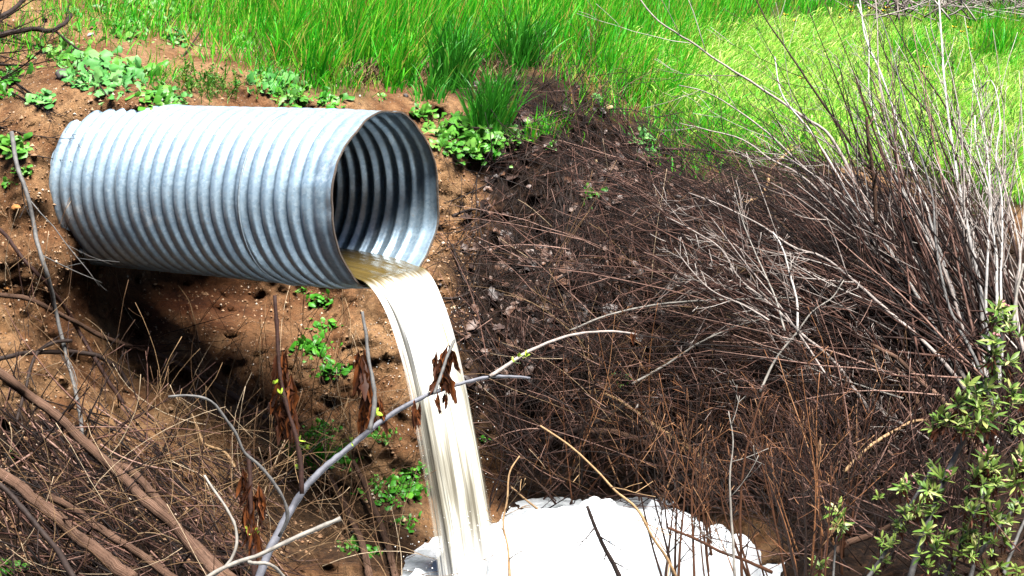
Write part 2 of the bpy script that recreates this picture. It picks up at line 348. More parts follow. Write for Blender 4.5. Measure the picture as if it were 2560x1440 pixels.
M = dict(
 soil=soil_mat(), steel=steel_mat('galvanised_steel'), edge=plain('cut_steel_edge', (.20, .16, .13), .6, 60, .5, .5),
 seam=plain('seam_steel', (.34, .42, .48), .45, 50, .6, .4),
 stream=stream_mat(), drops=plain('water_drops', (.88, .87, .83), .3, 40, .8), foam=foam_mat(), pool=pool_mat(),
 grass=leaf_mat('green_grass', [(0, (.02, .26, .010)), (.3, (.045, .50, .014)), (.6, (.10, .68, .02)), (.82, (.28, .74, .03)), (.90, (.52, .56, .10)), (1, (.60, .34, .08))], .45, .4, .25),
 meadow=leaf_mat('pale_grass', [(0, (.07, .50, .02)), (.25, (.20, .72, .035)), (.5, (.42, .84, .07)), (.78, (.68, .90, .16)), (1, (.86, .86, .36))], .5, .4, .25),
 bluegrass=leaf_mat('dark_grass', [(0, (.02, .18, .012)), (.5, (.045, .32, .02)), (.9, (.09, .44, .03)), (1, (.3, .35, .06))], .45, .35, .3),
 weed=leaf_mat('weed_leaf', [(0, (.05, .20, .018)), (.5, (.10, .34, .03)), (.85, (.20, .46, .07)), (1, (.30, .52, .12))], .42, .3, .4),
 dullweed=leaf_mat('dull_weed_leaf', [(0, (.05, .22, .04)), (.6, (.12, .40, .08)), (1, (.26, .52, .16))], .5, .25, .35),
 roundleaf=leaf_mat('round_leaf', [(0, (.04, .20, .012)), (.6, (.07, .33, .02)), (1, (.16, .45, .04))], .4, .3, .4),
 shrubleaf=leaf_mat('shrub_leaf', [(0, (.04, .10, .015)), (.45, (.13, .24, .035)), (.8, (.32, .40, .09)), (1, (.58, .55, .22))], .4, .25, .4),
 fern=leaf_mat('fine_leaf', [(0, (.03, .15, .012)), (.6, (.07, .26, .02)), (1, (.22, .34, .05))], .5, .3, .3),
 dead=leaf_mat('dead_leaf', [(0, (.018, .007, .004)), (.5, (.06, .019, .008)), (.85, (.15, .042, .013)), (1, (.26, .08, .02))], .6, .15, .25, .5),
 litter=leaf_mat('litter_leaf', [(0, (.03, .018, .014)), (.35, (.09, .055, .045)), (.6, (.17, .085, .05)), (.8, (.12, .068, .05)), (1, (.22, .14, .105))], .45, .05, .4, .5, 25),
 straw=bark_mat('straw', [(0, (.05, .025, .012)), (.45, (.16, .085, .040)), (.8, (.32, .20, .10)), (1, (.55, .42, .28))], .7, scale=60),
 brown=bark_mat('brown_twig', [(0, (.005, .002, .0013)), (.45, (.015, .006, .004)), (.72, (.055, .022, .015)), (.88, (.18, .09, .066)), (1, (.38, .23, .18))], .7, scale=50),
 red=bark_mat('russet_twig', [(0, (.007, .003, .002)), (.45, (.032, .012, .005)), (.7, (.12, .045, .018)), (.86, (.30, .13, .055)), (1, (.44, .25, .13))], .7, scale=50),
 grey=bark_mat('grey_twig', [(0, (.16, .12, .10)), (.5, (.34, .28, .25)), (1, (.58, .52, .47))], .65, scale=60),
 pale=bark_mat('bleached_stem', [(0, (.48, .44, .41)), (.5, (.60, .56, .52)), (1, (.70, .66, .62))], .6, scale=28, bstr=.35),
 log=shaggy_mat('shaggy_bark'),
 dark=bark_mat('dark_bark', [(0, (.014, .009, .008)), (.6, (.032, .020, .016)), (1, (.06, .038, .028))], .7, scale=40),
 lilac=bark_mat('lilac_bark', [(0, (.14, .145, .172)), (1, (.185, .185, .21))], .55, scale=24, bstr=.25),
 ash=bark_mat('ash_grey_bark', [(0, (.22, .20, .175)), (1, (.34, .31, .27))], .6, scale=30, bstr=.3),
 tan=bark_mat('peeled_tan_wood', [(0, (.42, .25, .12)), (1, (.52, .33, .17))], .6, scale=30, bstr=.4),
 slate=bark_mat('slate_stem', [(0, (.10, .10, .10)), (1, (.17, .16, .15))], .6, scale=40, bstr=.3),
 stone=plain('grey_stone', (.42, .40, .38), .85, 25, .55), tanstone=plain('tan_stone', (.55, .38, .22), .85, 25, .6), orange=plain('orange_stone', (.52, .22, .06), .85, 25, .6), whitestone=plain('white_stone', (.72, .66, .56), .85, 30, .6), darkstone=plain('dark_stone', (.10, .085, .08), .85, 25, .5),
 petal=plain('yellow_petal', (.85, .55, .02), .6, 30, .8), bud=plain('pink_bud', (.48, .20, .20), .6, 60, .6), sprout=plain('lime_bud', (.35, .50, .04), .5, 40, .7), clod=plain('soil_clod', (.22, .11, .05), .95, 20, .5, bs=.9),
)

# ------------------------------------------------------------------ ground sheet
BRUSH_SHADE = [(1120,180),(1300,165),(1420,190),(1560,260),(1680,330),(1780,420),(2100,430),(2330,450),(2560,560),(3400,700),(3400,1440),(1900,1500),(1880,1300),(1250,1290),(1190,1100),(1150,900),(1120,760),(1180,560),(1210,430)]
TURF = [(560,-900),(600,40),(700,160),(860,215),(1100,200),(1250,180),(1420,150),(1560,230),(1660,310),(1780,420),(2100,430),(2330,450),(2560,540),(3400,700),(3600,-900)]
def build_ground():
    xs = np.concatenate([np.arange(-800, 0, 20), np.arange(0, 2560, 9), np.arange(2560, 3421, 20)]); ys = np.concatenate([np.arange(-700, -40, 22), np.arange(-40, 1480, 8), np.arange(1480, 2110, 24)])
    X, Y = np.meshgrid(xs, ys); P = ground(X, Y)
    def soft(poly, w): d = edge_dist(X, Y, poly); ins = inpoly(X, Y, poly); d = np.where(ins, d, -d) + 60 * fbm(P * 3.0, 3, 40); return sstep(-w, w, d)
    bshade = np.maximum(soft(BRUSH_SHADE, 60), .97 * soft([(-900,960),(0,980),(260,1110),(520,1260),(700,1440),(760,2200),(-900,2200)], 90)); bshade = np.maximum(bshade, .8 * soft([(640,1250),(900,1150),(1050,1250),(1040,1360),(980,1440),(700,1440)], 60)); turf = soft(TURF, 40) * .9
    pipe_shade = np.exp(-(((X - 420) / 330) ** 2 + ((Y - 800) / 190) ** 2) * 1.3) * sstep(-.5, .4, fbm(P * 2.2, 3, 60) + .5) * .95  # reddish soil painted darker to deepen the shade below the pipe
    # off-frame continuation
    top = [];
    for k, dz in ((60, 1.5), (8, .6), (2.2, .25)): r = P[0].copy(); r[:, :2] *= k; r[:, 2] += dz; top.append(r)
    bot = []
    for yy, zz, kx in ((3.0, -.6, 1.2), (0, .1, 1.8), (-1.2, 1.2, 2.5), (-3, 6.0, 5), (-7, 13.0, 10), (-20, 20, 20)): r = P[-1].copy(); r[:, 1] = yy; r[:, 0] *= kx; r[:, 2] = zz; bot.append(r)   # unseen near bank, raised behind the camera to block low sky light
    G = np.concatenate([np.array(top), P, np.array(bot)]);
    def pad(a, v=None): return np.concatenate([np.repeat(a[:1], 3, 0), a, np.repeat(a[-1:], 6, 0)])
    bshade, turf, pipe_shade = pad(bshade), pad(turf), pad(pipe_shade)
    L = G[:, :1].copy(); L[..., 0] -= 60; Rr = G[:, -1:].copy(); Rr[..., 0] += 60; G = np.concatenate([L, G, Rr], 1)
    bshade, turf, pipe_shade = [np.concatenate([a[:, :1], a, a[:, -1:]], 1) for a in (bshade, turf, pipe_shade)]
    h, w = G.shape[:2]; i = np.arange(h * w).reshape(h, w)
    mb = MB().add(G, np.stack([i[1:, :-1], i[1:, 1:], i[:-1, 1:], i[:-1, :-1]], -1))
    o = mb.obj('ground', M['soil'], attr=dict(brush_shade=bshade.ravel(), turf=turf.ravel(), pipe_shade=pipe_shade.ravel()))
    tag(o, 'sandy orange brown earth bank rising to a grassy slope', 'ground', kind='structure')
build_ground()

# ------------------------------------------------------------------ culvert pipe
def pipe_pt(s, th, r): return MC + s[..., None] * AX + (r * np.cos(th))[..., None] * PU + (r * np.sin(th))[..., None] * PV
def corr(s, th):
    a = 0.0125 * (1 - .75 * sstep(-.30, -.03, s))
    ph = 2 * math.pi * (s / PITCHC) + th
    r = a * (1 - 2 * (.5 - .5 * np.cos(ph)) ** 1.9)
    return r
def build_pipe():
    s = np.linspace(-2.9, 0, 520); th = np.linspace(0, 2 * math.pi, 145)[:-1]; S, T = np.meshgrid(s, th, indexing='ij')
    base = RAD + corr(S, T)
    Q = np.stack([np.cos(T) * 1.2, np.sin(T) * 1.2, S], -1)
    base = base + .004 * vnoise(Q * 2.0, 77)
    near = sstep(-.45, 0, S)
    dent = near * (.012 * vnoise(np.stack([np.cos(T) * 3.2, np.sin(T) * 3.2, S * 2.5], -1), 5) + .006 * vnoise(np.stack([np.cos(T) * 8, np.sin(T) * 8, S * 5], -1), 6))
    base = base + dent
    n, k = S.shape; i = np.arange(n * k).reshape(n, k); j = np.roll(i, -1, 1)
    o1 = pipe_pt(S, T, base); o2 = pipe_pt(S, T, base - .0035)
    Qo = np.stack([i[:-1], j[:-1], j[1:], i[1:]], -1); Qi = np.stack([i[:-1], i[1:], j[1:], j[:-1]], -1) + n * k
    mb = MB().add(np.concatenate([o1.reshape(-1, 3), o2.reshape(-1, 3)]), np.concatenate([Qo.reshape(-1, 4), Qi.reshape(-1, 4)]))
    st = (sstep(-1.25, -2.2, S) * sstep(.35, -.5, np.sin(T)) * (.35 + .65 * (np.cos(2 * math.pi * S / PITCHC + T) < -.1))).ravel()
    st = np.clip(st, 0, 1)
    root = thing('culvert_pipe', 'big corrugated galvanised steel drain pipe jutting from the earth bank', 'pipe', MC)
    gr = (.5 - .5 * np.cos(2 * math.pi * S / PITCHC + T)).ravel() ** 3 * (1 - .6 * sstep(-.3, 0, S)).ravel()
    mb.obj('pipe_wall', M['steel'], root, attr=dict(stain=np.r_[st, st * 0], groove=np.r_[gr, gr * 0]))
    # cut rim at the mouth
    rim = base[-1]; thr = th; sN = np.zeros_like(thr)
    ring = lambda s_, r_: pipe_pt(np.full_like(thr, s_), thr, r_)
    prof = [(-.004, rim + .0022), (.0035, rim + .0022), (.0035, rim - .0057), (-.004, rim - .0057)]
    V = np.stack([ring(a, b) for a, b in prof]); kk = len(thr); i = np.arange(4 * kk).reshape(4, kk); j = np.roll(i, -1, 1)
    MB().add(V, np.stack([i, np.roll(i, -1, 0), np.roll(j, -1, 0), j], -1)).obj('cut_rim', M['edge'], root, smooth=False)
    # lap seams standing just proud of the corrugations
    for s0 in (-.565, -1.425):
        off = np.array([-.004, -.0035, .0035, .004]); S2, T2 = np.meshgrid(off, th, indexing='ij'); ss = s0 + S2 - T2 * PITCHC / (2 * math.pi) * 0
        r = RAD + .004 + corr(ss, T2) + .004 * vnoise(np.stack([np.cos(T2) * 1.2, np.sin(T2) * 1.2, ss], -1) * 2, 77) + np.array([-.008, .001, .001, -.008])[:, None]
        V = pipe_pt(ss, T2, r); i = np.arange(V.shape[0] * V.shape[1]).reshape(V.shape[:2]); j = np.roll(i, -1, 1)
        MB().add(V, np.stack([i[:-1], j[:-1], j[1:], i[1:]], -1)).obj('lap_seam', M['seam'], root)
build_pipe()

# ------------------------------------------------------------------ running water: flat inside the pipe, then a falling sheet
def build_stream():
    WD, RI = .088, RAD - .012; half = math.sqrt(RI ** 2 - (RI - WD) ** 2); N = 40
    x = np.cos(np.linspace(0, math.pi, N)); xt = x                      # -1..1 over the top, then back underneath
    G, v0 = 9.8, .86; st = []
    for s in np.linspace(-2.6, -.02, 60): st.append((s, None))
    tt = np.linspace(0, .70, 70) ** 1.0
    rings, uv, thin = [], [], []
    slip = RI - WD
    for s, _ in st:
        lev = .062 * (1 - math.exp(s / .45)) - .012 * math.exp(s / .1); hh = math.sqrt(RI ** 2 - (slip - lev) ** 2)
        c = MC + s * AX; rip = .004 * vnoise(np.stack([xt * 5, np.full(N, s * 2.0), 0 * xt], -1), 61) + .003 * vnoise(np.stack([xt * 16, np.full(N, s * 3.0), 0 * xt], -1), 62)
        top = c + (xt * hh)[:, None] * PU + (lev - slip + rip * (1 - xt ** 4))[:, None] * PV
        xb = xt[::-1]; bot = c + (xb * hh)[:, None] * PU - np.sqrt(np.maximum(RI ** 2 - (xb * hh) ** 2, 0))[:, None] * PV
        rings.append(np.concatenate([top, bot])); uv.append(np.c_[np.r_[xt, xb] * .3, np.full(2 * N, s)]); thin.append(np.zeros(2 * N))
    for t in tt[1:]:
        drop = .5 * G * t * t; f = sstep(0, .3, t); L = drop + v0 * t * .3
        c = MC + (v0 * t) * AX - (slip + .012) * PV - drop * ZUP
        tan = norm(v0 * AX - G * t * ZUP); n = norm(np.cross(PU, tan)); n = n if n @ AX > -.1 and n[2] > -.2 else -n
        if n @ (AX + ZUP) < 0: n = -n
        hw = half * (1.0 - .10 * sstep(0, .2, t) + .10 * sstep(.3, .7, t))
        ph = np.stack([xt * 9, np.full(N, L * 1.2), np.full(N, 3.0)], -1)
        furrow = (.022 * vnoise(ph * [.45, 1, 1], 11) + .010 * vnoise(ph * [1.4, 1.2, 1], 12) + .005 * vnoise(ph * [4, 1, 1], 14)) * f
        crown = (1 - xt ** 2)
        top = c + (xt * hw)[:, None] * PU + (crown * .055 * f + furrow * (.35 + .65 * crown) * 1.1)[:, None] * n
        xb = xt[::-1]; arc = (np.sqrt(np.maximum(RI ** 2 - (xb * half) ** 2, 0)) - slip)
        bot = c + (xb * hw)[:, None] * PU - (arc * (1 - .45 * f))[:, None] * n
        wob = (.012 * vnoise(np.stack([np.full(2 * N, 5.0), np.full(2 * N, L * 2.3), np.sign(np.r_[xt, xb])], -1), 31) * f)
        ring = np.concatenate([top, bot]) + (wob * np.abs(np.r_[xt, xb]) ** 3 * np.sign(np.r_[xt, xb]))[:, None] * PU
        rings.append(ring); uv.append(np.c_[np.r_[xt, xb] * .3, np.full(2 * N, L)])
        xx = np.r_[xt, xb]; thin.append(np.clip(sstep(.45, 1.02, np.abs(xx * .96 + .10)) * 1.0, 0, 1) * f * .85)
    V = np.array(rings); h, w = V.shape[:2]; i = np.arange(h * w).reshape(h, w); j = np.roll(i, -1, 1)
    Q = np.stack([i[:-1], j[:-1], j[1:], i[1:]], -1)
    o = MB().add(V, Q, uv=np.concatenate(uv)).obj('falling_water', M['stream'], use_uv=True, attr=dict(thin=np.concatenate(thin)))
    tag(o, 'milky brown water pouring out of the pipe mouth in a falling sheet', 'water', kind='structure')
    # loose strands and flying drops along the margins
    mb = MB(); k = 150
    for q in range(k):
        tq = rng.uniform(.2, .68); c = MC + v0 * tq * AX * rng.uniform(.9, 1.15) - slip * PV - .5 * G * tq * tq * ZUP + rng.choice([-1, 1]) * half * (1 + abs(rng.normal(0, .22))) * PU + rng.normal(0, .03, 3)
        r = rng.uniform(.0008, .0022); e = np.array([(1,0,0),(-1,0,0),(0,1,0),(0,-1,0),(0,0,2.2),(0,0,-2.2)]) * r; mb.add(c + e, None, [(0,2,4),(2,1,4),(1,3,4),(3,0,4),(2,0,5),(1,2,5),(3,1,5),(0,3,5)])
    for q in range(420):
        a = rng.uniform(0, 2 * math.pi); rr = abs(rng.normal(0, .22)) + .1; c = V[-1].mean(0) + np.array([rr * math.cos(a), rr * math.sin(a), 0]); c[2] = rng.uniform(.08, .42) * math.exp(-(rr - .1) * 1.6)
        r = rng.uniform(.0015, .005); e = np.array([(1,0,0),(-1,0,0),(0,1,0),(0,-1,0),(0,0,1),(0,0,-1)]) * r; mb.add(c + e, None, [(0,2,4),(2,1,4),(1,3,4),(3,0,4),(2,0,5),(1,2,5),(3,1,5),(0,3,5)])
    w = mb.obj('drops', M['drops'], o); w['kind'] = 'stuff'
    return V
JET = build_stream()

# ------------------------------------------------------------------ pool and foam
def on_plane(px, py, z):
    d = norm(pt(px, py, 1.0) - CAM); k = (z - CAM[2]) / d[..., 2]; return CAM + k[..., None] * d
def build_pool():
    xs = np.linspace(-5, 6, 90); ys = np.linspace(2.5, 10.5, 80); X, Y = np.meshgrid(xs, ys); Z = .012 * fbm(np.stack([X * 3, Y * 3, 0 * X], -1), 3, 8)
    i = np.arange(X.size).reshape(X.shape)
    o = MB().add(np.stack([X, Y, Z], -1), np.stack([i[:-1, :-1], i[:-1, 1:], i[1:, 1:], i[1:, :-1]], -1)).obj('water', M['pool'])
    tag(o, 'churning pool below the pipe at the foot of the bank', 'water', kind='structure')
    outline = [(985,1440),(1010,1412),(1060,1390),(1100,1350),(1180,1310),(1250,1300),(1300,1292),(1370,1291),(1420,1268),(1480,1258),(1560,1272),(1578,1279),(1640,1260),(1730,1282),(1785,1312),(1805,1304),(1850,1322),(1885,1352),(1888,1400),(1860,1450),(1880,1560),(1700,1750),(1340,1800),(1290,1500),(1262,1428),(1180,1408),(1090,1416),(1035,1446)]
    pl = on_plane(np.array([a for a, b in outline]), np.array([b for a, b in outline]), .10)[:, :2]; poly = [tuple(p) for p in pl]
    x0, y0 = pl.min(0) - .1; x1, y1 = pl.max(0) + .1
    xs = np.arange(x0, x1, .022); ys = np.arange(y0, y1, .022); X, Y = np.meshgrid(xs, ys); P3 = np.stack([X, Y, 0 * X], -1)
    d = edge_dist(X, Y, poly); d = np.where(inpoly(X, Y, poly), d, -d) + .05 * fbm(P3 * 5, 3, 51)
    H = .12 * (1 - np.exp(-np.maximum(d, 0) / .06)) + .06 * fbm(P3 * 2.2, 2, 52) + .075 * np.sqrt(np.abs(vnoise(P3 * 4.3, 53)) + .01) + .03 * np.sqrt(np.abs(vnoise(P3 * 11, 57)) + .01) - .05 + .03 * np.exp(-((X - JET[-1][:, 0].mean()) / .30) ** 2 - ((Y - JET[-1][:, 1].mean()) / .26) ** 2) * (1 + .35 * fbm(P3 * 9, 2, 58)) + .004 * fbm(P3 * 26, 2, 54)
    Z = np.where(d > 0, np.maximum(H, .012), -.06 + np.maximum(d, -.5) * .3)
    i = np.arange(X.size).reshape(X.shape); Q = np.stack([i[:-1, :-1], i[:-1, 1:], i[1:, 1:], i[1:, :-1]], -1); keep = d.ravel()[Q].max(-1) > -.06
    f = MB().add(np.stack([X, Y, Z], -1), Q[keep]).obj('foam', M['foam'])
    tag(f, 'thick white foam heaped on the pool beside the falling water', 'foam', kind='stuff')
build_pool()

# ------------------------------------------------------------------ grass
def lean(n, spread, wind=(.25, -.1, 0)):
    d = rng.normal(size=(n, 3)) * spread; d[:, 2] = 1; return norm(d + np.array(wind))
def rand_side(n): a = rng.uniform(0, 2 * math.pi, n); return np.stack([np.cos(a), np.sin(a) * .5, 0 * a], -1)
def droops(n, wind=(.5, -.2, 0)):
    a = rng.uniform(0, 2 * math.pi, n); return norm(np.stack([np.cos(a), np.sin(a), -.35 + 0 * a], -1) + np.array(wind))
PB = np.array([1, .95, .85, .65, .38, .06])
def blades(mb, q, L, W, spread, bend, wind=(.2, -.1, 0)):
    n = len(q); P = ground(q[:, 0], q[:, 1], -.015)
    ribbons(mb, P, lean(n, spread, wind), rand_side(n), L, W, PB, bend, droops(n, wind))
GRASS_TALL = [(590,-260),(600,30),(660,110),(760,150),(850,190),(960,195),(1080,170),(1210,165),(1300,150),(1420,150),(1540,215),(1640,300),(1700,300),(1720,180),(1900,60),(2240,40),(2300,90),(2560,140),(2620,60),(2200,-20),(1900,-160),(1400,-260)]
MEADOW = [(1500,150),(1640,300),(1700,300),(1740,390),(1900,425),(2120,420),(2330,440),(2680,560),(2680,60),(2250,45),(1950,70),(1700,90)]
def build_grass():
    mb = MB()
    q = sample(GRASS_TALL, 30000)
    dn = vnoise(np.c_[q / 60, np.zeros(len(q))], 5); near = edge_dist(q[:, 0], q[:, 1], GRASS_TALL)
    q = q[(dn + near / 40 + (q[:, 0] > 1250) * 1.0) > -.12]; n = len(q)
    clump = 1 + .3 * vnoise(np.c_[q / 45, np.zeros(n)], 6)
    blades(mb, q, rng.uniform(.22, .56, n) * clump * np.where(q[:, 0] > 1500, .8, 1.0), rng.uniform(.005, .012, n), .22, rng.uniform(.1, 1.0, n) ** 1.5 * 1.2)
    o = mb.obj('grass', M['grass']); tag(o, 'tall vivid green grass covering the bank above the pipe', 'grass', kind='stuff')
    q = sample(MEADOW, 46000); gz = fbm(np.c_[q / 130, np.zeros(len(q))], 3, 71) + .9 * np.exp(-((q[:, 0] - 1740) / 150) ** 2 - ((q[:, 1] - 340) / 110) ** 2) - .5 * np.exp(-((q[:, 0] - 2020) / 170) ** 2 - ((q[:, 1] - 180) / 60) ** 2) - .5 * np.exp(-((q[:, 0] - 2450) / 170) ** 2 - ((q[:, 1] - 330) / 80) ** 2) + rng.normal(0, .35, len(q))
    mb = MB(); g = q[gz > .85]; n = len(g); blades(mb, g, rng.uniform(.14, .32, n), rng.uniform(.005, .011, n), .34, rng.uniform(.2, 1.5, n))
    tag(mb.obj('grass', M['grass']), 'green patches of taller grass mixed into the pale right slope', 'grass', kind='stuff')
    mb = MB(); q = q[gz <= .85]; n = len(q)
    blades(mb, q, rng.uniform(.10, .26, n), rng.uniform(.005, .011, n), .38, rng.uniform(.2, 1.7, n))
    # nodding pale seed heads
    q2 = sample(MEADOW, 9000); k = len(q2); P = ground(q2[:, 0], q2[:, 1], -.01); d0 = lean(k, .25); Ls = rng.uniform(.2, .34, k)
    dr = droops(k); ribbons(mb, P, d0, rand_side(k), Ls, rng.uniform(.006, .011, k), np.array([.25, .2, .2, .25, .9, 1.1, .15]), rng.uniform(1.0, 2.2, k), dr)
    o = mb.obj('grass', M['meadow']); tag(o, 'short pale yellow green grass on the sunny right slope', 'grass', kind='stuff')
    mb = MB(); q = np.concatenate([np.c_[rng.uniform(a, b, 260), rng.normal(y, 16, 260)] for a, b, y in ((640,760,140),(760,900,195),(900,1010,195),(1010,1130,185),(1130,1260,175),(1260,1440,158),(1500,1640,240))]); n = len(q)
    blades(mb, q, rng.uniform(.06, .22, n), rng.uniform(.005, .010, n), .7, rng.uniform(.5, 2.0, n))
    tag(mb.obj('dead_grass', M['straw']), 'withered tan blades at the foot of the tall grass', 'dead grass', kind='stuff')
    # sparse fine grass on the bare earth at the upper left and at the slope edge
    mb = MB()
    for (x, y, sx, sy, n, l) in ((330,60,90,40,500,.2),(480,30,80,40,600,.3),(600,60,60,50,500,.3),(560,110,60,30,300,.22),(250,10,80,20,200,.15),(60,110,70,25,250,.13),(140,40,60,20,160,.13),(860,215,40,14,200,.15),(1390,330,30,15,60,.2),(1450,165,60,25,500,.25),(1560,240,60,30,500,.2),(1680,330,50,40,500,.16),(1760,400,50,25,400,.16),(690,170,50,25,250,.2),(740,230,60,14,140,.12),(410,205,40,14,80,.14)):
        q = np.c_[rng.normal(x, sx, n), rng.normal(y, sy, n)]; blades(mb, q, rng.uniform(.5, 1.3, n) * l, rng.uniform(.004, .008, n), .35, rng.uniform(.2, 1.3, n))
    q = sample([(-700,-500),(600,-500),(600,-60),(100,-40),(-700,60)], 7000); blades(mb, q, rng.uniform(.12, .4, len(q)), rng.uniform(.005, .01, len(q)), .3, rng.uniform(.2, 1.2, len(q)))
    o = mb.obj('grass', M['grass']); tag(o, 'sparse thin grass blades scattered over the bare upper earth', 'grass', kind='stuff')
build_grass()

TUFTS = [
 (1130,215,.50,260,'bluegrass','tall blue green grass tuft spilling over the bank behind the pipe mouth',.32),
 (1225,330,.46,240,'bluegrass','dark green grass tuft rising from the weeds right of the pipe mouth',.35),
 (1000,205,.36,240,'grass','upright grass tuft with orange dead leaves at its base above the pipe mouth',.26),
 (985,222,.17,90,'grass','small low grass tuft on the bare earth over the pipe mouth',.45),
 (1075,250,.24,60,'bluegrass','thin sparse grass tuft just above and right of the pipe rim',.3),
 (1355,350,.22,60,'grass','narrow bright grass tuft beside small round leaves on the leaf litter',.3),
 (1200,402,.14,80,'grass','short spreading grass tuft at the foot of the right hand weeds',.7),
 (795,205,.34,220,'grass','slender grass tuft standing over the middle of the pipe',.28),
 (715,150,.38,240,'grass','leaning grass tuft at the left edge of the tall grass',.3),
 (1300,165,.45,240,'bluegrass','broad bladed grass tuft at the lip of the litter slope',.38),
 (2480,150,.55,420,'grass','big dark green grass tuft at the upper right corner',.28),
 (2265,165,.42,260,'grass','dark grass tuft among pale grass behind the bleached shrub',.3),
 (770,1170,.26,110,'grass','wispy grass tuft among dry straw below the pipe',.5),
]
for (x, y, L, n, mt, lab, sp) in TUFTS:
    base = ground(x, y, 0.0); t = thing('grass_tuft', lab, 'grass tuft', base, 'separate grass tufts')
    mb = MB(); a = rng.uniform(0, 2 * math.pi, n); rr = rng.uniform(0, .09, n) * (1 + L)
    q = np.c_[x + rr * np.cos(a) * 390, y + rr * np.sin(a) * 150]
    P = ground(q[:, 0], q[:, 1], -.015); out = np.stack([np.cos(a), -np.abs(np.sin(a)) * .5, 0 * a], -1) * (rr / .1)[:, None] * sp
    d0 = norm(lean(n, sp * .6, (.12, -.05, 0)) + out * .5); ribbons(mb, P, d0, rand_side(n), L * rng.uniform(.5, 1.25, n), rng.uniform(.007, .015, n) * (1.3 if mt == 'bluegrass' else 1), PB, rng.uniform(.2, 1.5, n), norm(droops(n, (.2, -.2, 0)) + out))
    mb.obj('blades', M[mt], t)
    if mt == 'grass' and L > .3:
        m2 = MB(); k = 26; P = ground(x + rng.normal(0, 30, k), y + rng.normal(0, 8, k), 0.0)
        ribbons(m2, P, lean(k, .7), rand_side(k), rng.uniform(.08, .2, k), rng.uniform(.006, .012, k), PB, rng.uniform(.5, 2, k), droops(k)); m2.obj('dead_blades', M['straw'], t)['kind'] = 'stuff'

# ------------------------------------------------------------------ broad leaved weeds
KL = 9; tl = np.linspace(0, 1, KL)
LOBED = np.array([.10, .12, .42, .26, .72, .50, 1.0, .85, .10]); OVAL = np.array([.08, .10, .14, .62, .92, 1.0, .86, .55, .06]); SPOON = np.array([.09, .1, .12, .2, .55, .95, 1.0, .75, .08])
NARROW = np.array([.2, .45, .75, .95, 1.0, .9, .7, .4, .04])
def rosette(mb, x, y, size, n, prof, wid, el=(15, 70), sx=0, wave=.18, bend=(.3, 1.2), fold=.22):
    """leaves radiating from rooting points round (x, y) on the bank"""
    q = np.c_[x + rng.normal(0, sx + .01, n), y + rng.normal(0, sx * .45 + .01, n)]; P = ground(q[:, 0], q[:, 1], -.005)
    a = rng.uniform(0, 2 * math.pi, n); e = np.radians(rng.uniform(*el, n))
    nb = norm(np.array([.0, -.55, .8])); h1 = np.array([1.0, 0, 0]); h2 = np.cross(nb, h1)
    rad = np.cos(a)[:, None] * h1 + np.sin(a)[:, None] * h2
    d0 = norm(rad * np.cos(e)[:, None] + nb * np.sin(e)[:, None]); side = norm(np.cross(d0, nb) + rng.normal(size=(n, 3)) * .25)
    L = size * rng.uniform(.55, 1.15, n); ribbons(mb, P, d0, side, L, L * wid * rng.uniform(.8, 1.2, n), prof, rng.uniform(*bend, n), norm(rad * .5 - nb), fold, wave)
def feather(mb, x, y, size, n, sx):
    q = np.c_[x + rng.normal(0, sx, n), y + rng.normal(0, sx * .45, n)]; P = ground(q[:, 0], q[:, 1], -.005); d = lean(n, .6, (0, -.5, 0)); L = size * rng.uniform(.5, 1.1, n)
    ribbons(mb, P, d, rand_side(n), L, L * .05, PB, rng.uniform(.2, 1, n), droops(n))
    for k in range(14):
        t = .25 + .055 * k; Pk = P + d * (L * t)[:, None] ; dk = norm(d * .5 + rng.normal(size=(n, 3)) * .6); ribbons(mb, Pk, dk, rand_side(n), L * .34 * (1.1 - t), L * .085, NARROW, rng.uniform(.2, 1, n), droops(n))
